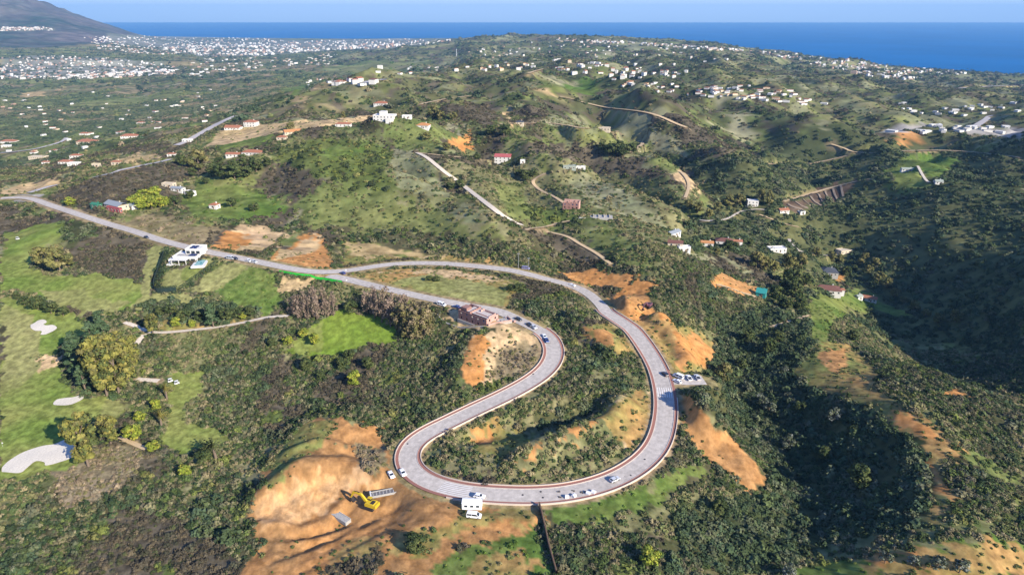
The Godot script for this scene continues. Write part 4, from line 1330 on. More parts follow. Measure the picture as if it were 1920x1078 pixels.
func make_houses() -> void:
	# hill houses
	var v := house("villa", "large white villa with stacked flat-roofed towers beside the ridge track", 718, 228, 34, 0.5, 0.6, 2, "flat")
	var w := metres(718, 228, 34)
	part_box("tower", wall_mat("white_render"), v, Vector3(-w * 0.05, 8.0, -w * 0.3), Vector3(w * 0.36, 5.2, w * 0.36))
	part_box("wing", wall_mat("white_render"), v, Vector3(w * 0.34, 1.2, 1.6), Vector3(w * 0.3, 5.6, 3.2))
	house("house", "white cottage with an orange hip roof alone on the grassy ridge end", 791, 241, 21, 0.6, 0.75, 1, "hip", "white_render", "orange_tiles")
	house("house", "small white flat-roofed house between the big ridge villa and the orange-roofed cottage", 762, 223, 15, 0.2, 0.6, 1, "flat")
	house("house", "long white house with a red roof just below the ridge track", 642, 238, 25, 0.2, 0.4, 1, "hip")
	house("house", "white house with a red roof among trees uphill of the big ridge villa", 712, 198, 22, 0.6, 0.6, 1, "hip")
	house("house", "white house with twin red roofs at the end of the tan field", 434, 244, 26, 0.3, 0.5, 1, "gable")
	house("house", "white house with a red roof on the corner of the tan field", 467, 238, 20, 0.6, 0.7, 2, "hip")
	house("house", "small cream house on the slope below the tan field", 526, 263, 15, 0.3, 0.7, 1, "hip", "cream_render")
	house("house", "long orange-roofed barn on the slope below the tan field", 550, 252, 28, -1.6, 0.45, 1, "gable", "cream_render", "orange_tiles")
	house("farmhouse", "sprawling white farmhouse with red roofs above the dark thicket", 470, 292, 32, 0.4, 0.5, 1, "hip")
	house("farmhouse", "low white farm wing with a red roof beside the dark thicket", 436, 295, 24, 0.2, 0.4, 1, "gable")
	house("house", "white house with a dark red flat roof on the hill track", 942, 305, 27, 0.6, 0.55, 2, "gable", "white_render", "red_sheet")
	house("house", "tiny white shed beside the hill track", 980, 307, 8, 0.1, 0.8, 1, "flat")
	house("house", "grey-green flat-roofed house on the open scrub slope", 1068, 318, 21, 0.1, 0.5, 1, "flat", "grey_green")
	house("house", "low white annex on the open scrub slope", 1088, 319, 17, 0.3, 0.35, 1, "flat")
	house("house", "small grey hut beside the narrow hill track", 974, 234, 13, 0.4, 0.7, 1, "hip", "cream_render", "dark_slate")
	house("house", "small white ruin on the tan saddle", 1132, 245, 20, 0.8, 0.5, 1, "flat", "cream_render")
	house("house", "white house on a dirt ledge with a curving driveway", 1412, 388, 17, 0.5, 0.7, 2, "flat")
	house("house", "white house half hidden among trees beyond the ledge house", 1472, 400, 17, -0.8, 0.6, 1, "gable")
	house("house", "small white hut at the foot of the ploughed terraces", 1506, 403, 10, -1.0, 0.8, 1, "flat")
	house("house", "white house with blue-grey roof sheets above the round clearing", 1268, 444, 26, -2.4, 0.45, 1, "gable", "white_render", "grey_sheet")
	house("house", "brown-roofed house below the round clearing", 1266, 464, 24, 0.8, 0.5, 1, "gable", "cream_render", "brown_tiles")
	house("house", "low white house at the end of the valley hamlet lane", 1284, 473, 20, -0.4, 0.5, 1, "flat")
	house("house", "white hamlet house with a brown hip roof", 1358, 460, 27, 0.9, 0.6, 1, "hip", "white_render", "brown_tiles")
	house("house", "white hamlet house with a reddish gable roof", 1326, 463, 20, 0.7, 0.5, 1, "gable", "white_render", "orange_tiles")
	house("house", "little white hamlet outbuilding under the trees", 1384, 460, 14, 0.3, 0.6, 1, "gable")
	house("house", "bright white flat-roofed house deep among garden trees", 1460, 474, 28, -0.4, 0.5, 1, "flat")
	house("house", "pale house at the edge of the shaded valley", 1590, 476, 26, -1.0, 0.5, 1, "flat", "cream_render")
	var b := house("country_house", "big white house with brown tiled hip roofs above the green slope", 1552, 552, 42, 0.8, 0.55, 1, "hip", "white_render", "brown_tiles")
	w = metres(1552, 552, 42)
	part_box("wing", wall_mat("white_render"), b, Vector3(w * 0.62, 0.8, -w * 0.3), Vector3(w * 0.24, 5.0, w * 0.24))
	roof_of(b, "hip", w * 0.24, w * 0.24, 3.35, wall_mat("terracotta"), -w * 0.3, w * 0.62)
	part_box("terrace", wall_mat("concrete"), b, Vector3(-w * 0.6, -0.6, -w * 0.45), Vector3(w * 0.35, 1.6, w * 0.5))
	part_box("shade_sail", wall_mat("blue_sheet"), b, Vector3(-w * 0.57, 2.6, -w * 0.2), Vector3(w * 0.14, 0.15, w * 0.3))
	house("pavilion", "dark pyramid-roofed pavilion among the garden trees", 1556, 518, 27, 0.5, 0.9, 1, "hip", "concrete", "dark_slate")
	house("house", "small red-roofed cottage with a white terrace below the brown-tiled house", 1630, 566, 22, 1.8, 0.5, 1, "gable", "white_render", "terracotta")
	house("shed", "pale green-roofed shed beside the red-roofed cottage", 1614, 563, 11, -1.4, 0.8, 1, "gable", "white_render", "grey_green")
	house("shed", "teal tarpaulin-covered shed at the end of the orange yard", 1426, 558, 15, 1.6, 1.3, 1, "gable", "teal_sheet", "teal_sheet")
	house("house", "white shed on the bright green far meadow", 1704, 322, 20, 0.6, 0.4, 1, "gable", "white_render", "grey_green")
	house("house", "small white hut beside the far meadow drive", 1762, 346, 12, 0.5, 0.8, 1, "gable", "white_render", "grey_green")
	# farm sheds beside the road
	house("farm_shed", "long farm shed with a grey sheet roof beside the straight road", 208, 392, 40, 1.8, 0.45, 1, "gable", "cream_render", "grey_sheet")
	house("farm_shed", "red and white lean-to in front of the long farm shed", 212, 398, 34, 1.6, 0.14, 1, "flat", "red_sheet")
	house("farm_shed", "green tarpaulin shelter beside the long farm shed", 176, 391, 16, 1.2, 0.6, 1, "gable", "green_sheet", "green_sheet")
	house("farm_shed", "white and green striped tent beside the long farm shed", 243, 393, 15, 2.0, 0.7, 1, "gable", "white_render", "grey_green")
	house("smallholding", "pale blue-roofed sheds above the yellow trees, longest of three", 330, 360, 22, 1.0, 0.4, 1, "gable", "white_render", "grey_sheet")
	house("smallholding", "white shed nearest the dark round tree above the yellow trees", 352, 367, 18, 1.6, 0.5, 1, "flat")
	house("smallholding", "cream ruin on bare earth above the yellow trees", 313, 352, 20, 0.6, 0.5, 1, "flat", "cream_render")
	house("cottage", "tiny white cottage with a red porch on the green farm meadow", 398, 392, 13, 0.8, 0.9, 1, "hip")
	# plain
	var plain := [[66, 298, 26, "white warehouse beside the pale valley road"], [140, 296, 18, "white valley house with several small outbuildings"], [120, 308, 22, "pink-roofed valley house behind the roadside orchard"], [136, 311, 18, "white valley house on the lane behind the orchard"], [216, 310, 15, "white house at the bend of the country road"], [320, 294, 13, "small white house at the top of the country road"], [349, 267, 15, "pink roadside house where the valley road climbs"], [240, 259, 26, "white house with a pink roof among plain orchards"], [158, 269, 30, "long white sheds in the middle of the plain"], [10, 276, 16, "white shed at the start of the pale valley road"], [12, 268, 24, "long white wall building below the orchard rows"], [84, 308, 12, "small cream barn beside the roadside olive trees"], [178, 314, 12, "small white hut on the country road"], [262, 232, 12, "white hut in the middle of the orchards"], [155, 253, 14, "cream farm at the end of the orchard lane"]]
	for k in plain.size():
		var e: Array = plain[k]
		house("plain_house", e[3], e[0], e[1], e[2], 0.2 if k % 2 == 0 else -0.2, 0.5, 1, "flat" if k % 3 == 0 else "hip", "white_render" if k % 4 else "cream_render")

# ---------------------------------------------------------------- towns: outline in the photograph, how many, size from and to in metres, storeys at most, place
const TOWNS := [
	[34, 8, 12, 2, "house along the near hill road", [690, 130, 760, 122, 1000, 116, 1020, 130, 900, 134, 700, 142]],
	[60, 8, 13, 2, "house of the estate under the coastal ridge", [1030, 112, 1120, 118, 1290, 120, 1300, 140, 1250, 150, 1130, 148, 1050, 138]],
	[52, 8, 12, 1, "house of the lower hillside estate", [1130, 148, 1280, 158, 1400, 165, 1540, 190, 1440, 192, 1330, 182, 1180, 172]],
	[30, 9, 15, 1, "house of the estate on the pale spur", [1290, 160, 1450, 160, 1560, 196, 1500, 198, 1380, 186]],
	[24, 9, 16, 2, "house beside the far fields", [540, 150, 640, 148, 720, 148, 700, 160, 560, 160]],
	[66, 8, 15, 1, "barn of the orchard plain", [0, 180, 200, 172, 420, 165, 400, 225, 260, 262, 120, 285, 0, 290]],
	[26, 9, 16, 1, "hall of the trading estate", [1656, 238, 1745, 232, 1800, 238, 1920, 238, 1920, 252, 1820, 250, 1670, 250]],
	[26, 8, 14, 1, "block above the trading estate", [1670, 192, 1800, 198, 1900, 190, 1920, 214, 1840, 222, 1700, 214]],
	[80, 8, 14, 2, "villa on the coastal hill", [860, 92, 1000, 80, 1160, 82, 1300, 96, 1400, 112, 1300, 118, 1100, 108, 900, 112]],
	[330, 8, 18, 2, "", [1400, 94, 1500, 100, 1640, 118, 1760, 124, 1900, 118, 1910, 128, 1800, 140, 1720, 152, 1620, 142, 1480, 112]],
	[170, 10, 20, 2, "", [1040, 72, 1140, 76, 1280, 84, 1400, 94, 1380, 98, 1200, 84, 1050, 78]],
	[340, 8, 15, 2, "", [0, 110, 60, 104, 200, 108, 320, 120, 330, 130, 240, 142, 120, 150, 0, 148]],
	[110, 12, 30, 2, "", [122, 140, 240, 134, 330, 131, 325, 139, 200, 147, 130, 149]],
	[620, 12, 26, 4, "", [300, 92, 420, 72, 450, 68, 560, 78, 740, 73, 860, 75, 760, 88, 640, 94, 470, 106, 380, 106]],
	[360, 10, 22, 2, "", [150, 70, 260, 66, 420, 70, 400, 96, 300, 104, 180, 92]],
	[120, 10, 22, 2, "", [0, 51, 92, 51, 100, 57, 0, 58]],
	[120, 12, 24, 2, "", [380, 108, 520, 106, 640, 100, 620, 120, 480, 128, 400, 140, 330, 150, 340, 126]]]

func make_towns() -> void:
	var spots := []
	for t in TOWNS:
		var poly := PackedVector2Array()
		var flat: Array = t[5]
		var bb := Rect2(Vector2(flat[0], flat[1]), Vector2.ZERO)
		for k in range(0, flat.size(), 2):
			poly.append(Vector2(flat[k], flat[k + 1]))
			bb = bb.expand(poly[poly.size() - 1])
		var n := 0
		var tries := 0
		while n < t[0] and tries < t[0] * 8:
			tries += 1
			var p := Vector2(rng.randf_range(bb.position.x, bb.end.x), rng.randf_range(bb.position.y, bb.end.y))
			if not Geometry2D.is_point_in_polygon(p, poly):
				continue
			n += 1
			var g := at(p.x, p.y)
			if g.y < SEA + 1.0:
				continue
			var w := rng.randf_range(t[1], t[2])
			spots.append({"at": g, "d": g.length() / (w * w), "w": w, "l": rng.randf_range(0.45, 0.9), "h": 3.2 * rng.randi_range(1, t[3]), "label": t[4], "turn": rng.randf_range(-0.7, 0.7) + (PI * 0.5 if rng.randf() < 0.3 else 0.0), "look": ([1, 5][rng.randi() % 2] if t[4].contains("trading") else rng.randi() % 6)})
	var single := spots.filter(func(s): return s.label != "")
	var mass := spots.filter(func(s): return s.label == "")
	single.sort_custom(func(a, b): return a.at.length() < b.at.length())
	while single.size() > 290:
		mass.append(single.pop_back())
	# six kinds of house, each a 10 m cube of walls with its own roof, then copied
	var kinds := []
	for k in 6:
		var root := Node3D.new()
		root.set_meta("category", "house")
		part_box("wall", wall_mat("cream_render" if k == 3 else "white_render"), root, Vector3(0, 3.2, 0), Vector3(10, 9.6, 10))
		roof_of(root, ["hip", "flat", "gable", "hip", "hip", "flat"][k], 10, 10, 8.0, wall_mat(["terracotta", "white_render", "terracotta", "orange_tiles", "brown_tiles", "concrete"][k]), 0)
		kinds.append(root)
	for s in single:
		var looks: String = ["white %s with a terracotta hip roof", "plain white flat-roofed %s", "white %s with a red gable roof", "cream %s with an orange hip roof", "white %s with a brown hip roof", "white %s with a grey flat roof"][s.look]
		var full: String = ("large " if s.w > 13.5 else ("small " if s.w < 10.5 else "")) + ("two-storey " if s.h > 4.0 else "") + (looks % s.label.get_slice(" ", 0)) + s.label.trim_prefix(s.label.get_slice(" ", 0))
		copy_of(kinds[s.look], "hill_house", full, s.at, s.turn, Vector3(s.w / 10.0, s.h / 8.0, s.w * s.l / 10.0), "houses: " + s.label)
	for k in 2:
		var buf := PackedFloat32Array()
		for i in mass.size():
			if i % 2 != k:
				continue
			var s: Dictionary = mass[i]
			var t := Transform3D(Basis(Vector3.UP, s.turn).scaled_local(Vector3(s.w, s.h, s.w * s.l)), s.at)
			var c: Color = [Color(0.62, 0.60, 0.57), Color(0.50, 0.46, 0.42), Color(0.46, 0.35, 0.28), Color(0.66, 0.65, 0.63), Color(0.34, 0.22, 0.17), Color(0.56, 0.53, 0.49)][s.look]
			buf.append_array([t.basis.x.x, t.basis.y.x, t.basis.z.x, t.origin.x, t.basis.x.y, t.basis.y.y, t.basis.z.y, t.origin.y, t.basis.x.z, t.basis.y.z, t.basis.z.z, t.origin.z, c.r, c.g, c.b, 1.0])
		var st := start()
		box(st, Vector3(0, 0.3, 0), Vector3(1, 1.4, 1))
		if k == 0:
			box(st, Vector3(0.12, 1.12, 0.1), Vector3(0.5, 0.3, 0.5))
		else:
			quad(st, Vector3(-0.5, 1.0, 0.5), Vector3(-0.5, 1.25, 0), Vector3(0.5, 1.25, 0), Vector3(0.5, 1.0, 0.5))
			quad(st, Vector3(0.5, 1.0, -0.5), Vector3(0.5, 1.25, 0), Vector3(-0.5, 1.25, 0), Vector3(-0.5, 1.0, -0.5))
		var mm := MultiMesh.new()
		mm.transform_format = MultiMesh.TRANSFORM_3D
		mm.use_colors = true
		mm.mesh = st.commit()
		var m := mat("far_render", Color.WHITE, 0.9, 0.0, 0.2)
		m.vertex_color_use_as_albedo = true
		mm.mesh.surface_set_material(0, m)
		mm.instance_count = buf.size() / 16
		mm.buffer = buf
		var o := MultiMeshInstance3D.new()
		o.name = numbered("distant_town")
		o.multimesh = mm
		add_child(o)
		tag(o, "dense white buildings of the distant towns along the coast", "town", "", "stuff")

# ---------------------------------------------------------------- the modern villa, the building sites
func make_villa() -> void:
	var white := wall_mat("white_render")
	var glass := mat("window_glass", lin(0.03, 0.04, 0.05), 0.12, 0.0, 0.6)
	var f := facing(322, 497, 362, 497)
	var o := thing("modern_villa", "white modern villa with flat roofs, solar panels and terraces in a fenced garden", "villa", f[0], f[1] + 0.12)
	o.scale = Vector3.ONE * 1.12
	part_box("plinth", white, o, Vector3(1, -0.9, -9), Vector3(21, 2.4, 19))
	part_box("main_block", white, o, Vector3(0, 1.9, -8.5), Vector3(14, 3.2, 11))
	part_box("upper_block", white, o, Vector3(2.5, 4.9, -12.5), Vector3(9, 2.8, 8))
	part_box("side_wing", white, o, Vector3(-8.2, 1.4, -7.5), Vector3(2.2, 2.2, 11))
	part_box("roof_terrace", wall_mat("concrete"), o, Vector3(-2.5, 3.56, -6.0), Vector3(7.5, 0.12, 5))
	for e in [[0, 3.9, -3.2, 14.4, 0.7, 0.3], [-6.9, 3.9, -8.5, 0.3, 0.7, 10.3], [6.9, 3.9, -5.5, 0.3, 0.7, 4.3], [2.5, 6.6, -8.6, 9.3, 0.7, 0.3], [-1.9, 6.6, -12.5, 0.3, 0.7, 7.4], [6.9, 6.6, -12.5, 0.3, 0.7, 7.4], [2.5, 6.6, -16.4, 9.3, 0.7, 0.3]]:
		part_box("parapet", white, o, Vector3(e[0], e[1], e[2]), Vector3(e[3], e[4], e[5]))
	var panel := mat("solar_panel", lin(0.02, 0.03, 0.09), 0.2, 0.1, 0.6)
	for p in [[0.4, 6.55, -11.6], [2.6, 6.55, -11.6], [0.4, 6.55, -14.0], [2.6, 6.55, -14.0], [4.6, 4.0, -5.0], [4.6, 4.0, -7.0], [2.4, 4.0, -5.0], [2.4, 4.0, -7.0]]:
		var st := start()
		box(st, Vector3(p[0], p[1], p[2]), Vector3(1.9, 0.12, 1.7), 0.0, Basis(Vector3.RIGHT, 0.3))
		part(st, "solar_panel", panel, o)
	for k in 4:
		part_box("window", glass, o, Vector3(-4.8 + 3.2 * k, 1.7, -2.94), Vector3(2.4, 2.1, 0.14))
	for k in 3:
		part_box("window", glass, o, Vector3(7.06, 1.7, -5.0 - 3.0 * k), Vector3(0.14, 2.1, 2.0))
		part_box("window", glass, o, Vector3(-0.4 + 2.9 * k, 4.8, -8.44), Vector3(2.0, 1.6, 0.14))
	part_box("roof_opening", mat("shade_cloth", lin(0.20, 0.10, 0.16), 0.9), o, Vector3(-8.2, 2.53, -7.5), Vector3(1.0, 0.08, 6))
	part_box("pergola", white, o, Vector3(-2, 2.9, -1.2), Vector3(9, 0.25, 3.4))
	for x in [-6.2, -2.0, 2.2]:
		part_box("pergola_post", white, o, Vector3(x, 1.4, 0.3), Vector3(0.3, 2.8, 0.3))
	# swimming pool
	var a := at(371, 503)
	var b := at(383, 480)
	var dir := b - a
	var pool := thing("swimming_pool", "turquoise swimming pool with a white deck beside the modern villa", "pool", (a + b) * 0.5 + Vector3(0, 0.4, 0), atan2(-dir.z, dir.x))
	var l := maxf(Vector2(dir.x, dir.z).length(), 9.0)
	part_box("deck", white, pool, Vector3(0, -0.4, 0), Vector3(l + 3.0, 1.2, 8.0))
	part_box("basin", mat("pool_tiles", lin(0.01, 0.40, 0.46), 0.3), pool, Vector3(0, 0.16, 0), Vector3(l, 0.12, 5.2))
	var water := mat("pool_water", Color(0.10, 0.62, 0.66, 0.35), 0.05, 0.0, 0.5)
	water.transparency = BaseMaterial3D.TRANSPARENCY_ALPHA
	part_box("water", water, pool, Vector3(0, 0.25, 0), Vector3(l - 0.1, 0.05, 5.1))
	for s in [-1.0, 1.0]:
		part_box("coping", white, pool, Vector3(0, 0.28, s * 2.75), Vector3(l + 0.6, 0.14, 0.3))
		part_box("coping", white, pool, Vector3(s * (l * 0.5 + 0.15), 0.28, 0), Vector3(0.3, 0.14, 5.2))
	# the dark mesh fence round its garden: one thing of posts and panels
	var net := mat("fence_net", lin(0.018, 0.035, 0.03), 0.95)
	var post := mat("fence_post", lin(0.05, 0.07, 0.06), 0.7)
	fence("garden_fence", "dark green netting fence round the lower end of the villa garden", smooth_line(trail([308, 478, 300, 500, 289, 532, 291, 548, 312, 550, 336, 547]), 3.0), 3.4, net, post)
	hedge("hedge", "tall dark hedge inside the netting of the villa garden", smooth_line(trail([313, 474, 305, 498, 296, 528, 297, 543, 315, 545, 334, 542]), 2.0), 2.6, 2.4, [[0.03, 0.05, 0.025], [0.045, 0.065, 0.03]])
	hedge("hedge", "dark hedge along the meadow side of the villa garden", smooth_line(trail([338, 544, 360, 528, 385, 510, 410, 490]), 2.0), 2.4, 2.2, [[0.045, 0.065, 0.03], [0.06, 0.085, 0.035]])
	hedge("hedge", "clipped hedge between the two orange plots", smooth_line(trail([492, 478, 500, 470, 520, 455, 532, 441]), 2.0), 1.5, 2.0, [[0.07, 0.085, 0.03], [0.10, 0.105, 0.04]])
	hedge("hedge", "overgrown hedge between the orange plot and the straight road", smooth_line(trail([418, 470, 440, 474, 465, 479, 488, 482]), 2.0), 1.6, 2.4, [[0.06, 0.08, 0.028], [0.08, 0.095, 0.035]])

func fence(called: String, label: String, line: PackedVector3Array, high: float, net: Material, post: Material) -> void:
	var o := thing(called, label, "fence", line[0])
	for k in line.size() - 1:
		var a := line[k] - line[0]
		var b := line[k + 1] - line[0]
		a.y = ground(line[k].x, line[k].z) - line[0].y
		b.y = ground(line[k + 1].x, line[k + 1].z) - line[0].y
		var st := start()
		var n := (b - a).cross(Vector3.UP).normalized() * 0.02
		quad(st, a - Vector3(0, 0.3, 0) + n, a + Vector3(0, high, 0) + n, b + Vector3(0, high, 0) + n, b - Vector3(0, 0.3, 0) + n)
		quad(st, b - Vector3(0, 0.3, 0) - n, b + Vector3(0, high, 0) - n, a + Vector3(0, high, 0) - n, a - Vector3(0, 0.3, 0) - n)
		quad(st, a + Vector3(0, high, 0) + n, a + Vector3(0, high, 0) - n, b + Vector3(0, high, 0) - n, b + Vector3(0, high, 0) + n)
		part(st, "panel", net, o)
		st = start()
		tube(st, a - Vector3(0, 0.4, 0), a + Vector3(0, high + 0.1, 0), 0.05, 0.05, 6)
		part(st, "post", post, o)

func pierced_wall(called: String, m: Material, parent: Node, foot: Vector3, long: float, high: float, turn: float, count: int, rows: Array, wide: float) -> void:
	# a wall 0.3 m thick with real window holes; rows hold the sill heights, each hole is 1.3 m high
	var st := start()
	var along := Basis(Vector3.UP, turn) * Vector3.RIGHT
	var y := 0.0
	for r in rows + [high]:
		if r > y:
			box(st, foot + Vector3(0, (y + r) * 0.5, 0), Vector3(long, r - y, 0.3), turn)
		if r < high:
			var x := -long * 0.5
			for k in count + 1:
				var next: float = long * 0.5 if k == count else -long * 0.5 + long * (k + 0.5) / count - wide * 0.5
				box(st, foot + along * ((x + next) * 0.5) + Vector3(0, r + 0.65, 0), Vector3(next - x, 1.3, 0.3), turn)
				x = next + wide
			y = r + 1.3
	part(st, called, m, parent)

func make_sites() -> void:
	var brick := wall_mat("brick")
	var pink := wall_mat("pink_brick")
	var slab := wall_mat("concrete")
	# red brick shell beside the lower road
	var f := facing(860, 604, 912, 611)
	var o := thing("brick_shell", "unfinished brick house with bare concrete slabs beside the lower road", "building", f[0], f[1])
	var w: float = f[2]
	var d := 9.5
	part_box("basement", slab, o, Vector3(0, -0.9, -d * 0.5), Vector3(w + 1.0, 2.0, d + 1.0))
	pierced_wall("front_wall", brick, o, Vector3(0, 0.1, -0.15), w, 5.4, 0.0, 5, [0.8, 3.4], 1.1)
	part_box("back_wall", brick, o, Vector3(0, 2.8, -d + 0.15), Vector3(w, 5.4, 0.3))
	part_box("left_wall", brick, o, Vector3(-w * 0.5 + 0.15, 2.8, -d * 0.5), Vector3(0.3, 5.4, d - 0.6))
	pierced_wall("right_wall", pink, o, Vector3(w * 0.5 - 0.15, 0.1, -d * 0.5), d - 0.6, 5.4, PI * 0.5, 2, [0.8, 3.4], 1.2)
	part_box("middle_wall", brick, o, Vector3(-w * 0.1, 4.9, -d * 0.5), Vector3(0.3, 3.0, d - 0.6))
	part_box("floor_slab", slab, o, Vector3(0, 3.3, -d * 0.5), Vector3(w - 0.7, 0.25, d - 0.7))
	part_box("roof_slab", wall_mat("pale_screed"), o, Vector3(w * 0.08, 5.3, -d * 0.55), Vector3(w * 0.8, 0.25, d * 0.75))
	part_box("stair_tower", brick, o, Vector3(-w * 0.36, 6.2, -d * 0.35), Vector3(w * 0.2, 1.6, d * 0.4))
	for e in [[0.3, 6.0, 0.8, 0.35, 1.2, 0.0], [0.05, 5.9, 0.75, 0.0, 1.1, 0.3], [0.47, 5.8, 0.55, 0.0, 0.9, 0.6], [-0.1, 5.9, 0.35, 0.0, 1.0, 0.4], [0.2, 5.7, 0.3, 0.4, 0.7, 0.0], [-0.3, 5.9, 0.92, 0.3, 1.0, 0.0]]:
		part_box("upper_wall", pink, o, Vector3(w * e[0], e[1], -d * e[2]), Vector3(maxf(w * e[3], 0.3), e[4], maxf(d * e[5], 0.3)))
	var y := facing(916, 612, 960, 606)
	o = thing("site_yard", "pale rubble terrace wall on the road side of the brick house", "wall", y[0], y[1])
	part_box("terrace", slab, o, Vector3(0, -0.5, -3), Vector3(y[2], 2.2, 6))
	part_box("low_wall", pink, o, Vector3(0, 1.1, -0.2), Vector3(y[2], 1.2, 0.3))
	part_box("low_wall", pink, o, Vector3(y[2] * 0.5 - 0.2, 1.1, -3), Vector3(0.3, 1.2, 5.3))
	for k in 7:
		var st := start()
		box(st, Vector3.ZERO, Vector3(1.2, 0.9, 1.0))
		var p := at(925 + k * 8, 598 + (k % 3) * 3)
		o = part(st, "brick_pallet", pink if k % 2 else slab)
		o.position = p + Vector3(0, 0.45, 0)
		o.rotation.y = k * 0.7
		tag(o, ("stack of pinkish bricks" if k % 2 else "stack of grey blocks") + " on the verge beside the brick house", "pallet", "brick stacks: " + ("pink" if k % 2 else "grey"))
	# retaining wall round the pit
	var st := start()
	wall_along(st, smooth_line(trail([820, 590, 832, 604, 850, 611, 880, 614, 915, 614]), 2.0), 0, 0.4, -1.5, 0.5, true)
	tag(part(st, "pit_wall", slab), "curved pale wall round the dug pit at the foot of the brick house", "wall")
	# roofless ruin on the hill
	f = facing(1056, 390, 1084, 394)
	o = thing("brick_ruin", "roofless red brick house shell on the hilltop above the terraces", "building", at(1070, 392), -0.25)
	w = metres(1070, 392, 30)
	d = w * 0.6
	pierced_wall("front_wall", brick, o, Vector3(0, -1.0, 0), w, 6.4, 0.0, 4, [1.6, 4.2], 1.3)
	part_box("right_wall", pink, o, Vector3(w * 0.5, 2.4, -d * 0.5), Vector3(0.4, 7.0, d))
	part_box("left_wall", brick, o, Vector3(-w * 0.5, 1.6, -d * 0.5), Vector3(0.4, 5.2, d))
	part_box("back_wall", pink, o, Vector3(0, 2.6, -d), Vector3(w, 7.2, 0.4))
	part_box("inner_wall", brick, o, Vector3(-w * 0.15, 2.2, -d * 0.5), Vector3(0.4, 6.2, d))
	part_box("inner_wall", brick, o, Vector3(w * 0.2, 2.2, -d * 0.5), Vector3(0.4, 6.6, d))
	part_box("floor_slab", slab, o, Vector3(0, 3.0, -d * 0.5), Vector3(w - 0.6, 0.3, d - 0.6))
	for k in 4:
		part_box("brick_pillar", pink, o, Vector3(-w * 0.4 + w * 0.26 * k, 6.0, 0.0), Vector3(0.9, 1.6, 0.5))
	f = facing(1102, 412, 1150, 413)
	o = thing("foundation", "pale concrete foundation platform beside the brick ruin", "foundation", at(1128, 412), -0.1)
	w = metres(1128, 412, 42)
	part_box("platform", slab, o, Vector3(0, 0, -w * 0.28), Vector3(w, 2.6, w * 0.5))
	for k in 4:
		part_box("stub_wall", wall_mat("cream_render"), o, Vector3(-w * 0.36 + w * 0.24 * k, 1.8, -w * 0.3), Vector3(0.4, 1.0, w * 0.34))
	f = facing(1086, 410, 1098, 410)
	part_box("rubble_wall", wall_mat("white_render"), o, o.transform.affine_inverse() * f[0], Vector3(f[2], 2.0, 0.5))

# ---------------------------------------------------------------- vehicles and machines
func wheel(parent: Node, x: float, z: float, r: float) -> void:
	var st := start()
	tube(st, Vector3(x, r, z - 0.11), Vector3(x, r, z + 0.11), r, r, 14)
	var o := part(st, "wheel", mat("tyre", lin(0.02, 0.02, 0.02), 0.9), parent)
	st = start()
	tube(st, Vector3(x, r, z - 0.125), Vector3(x, r, z + 0.125), r * 0.55, r * 0.55, 10)
	part(st, "rim", mat("rim", lin(0.4, 0.4, 0.42), 0.4, 0.6), o)

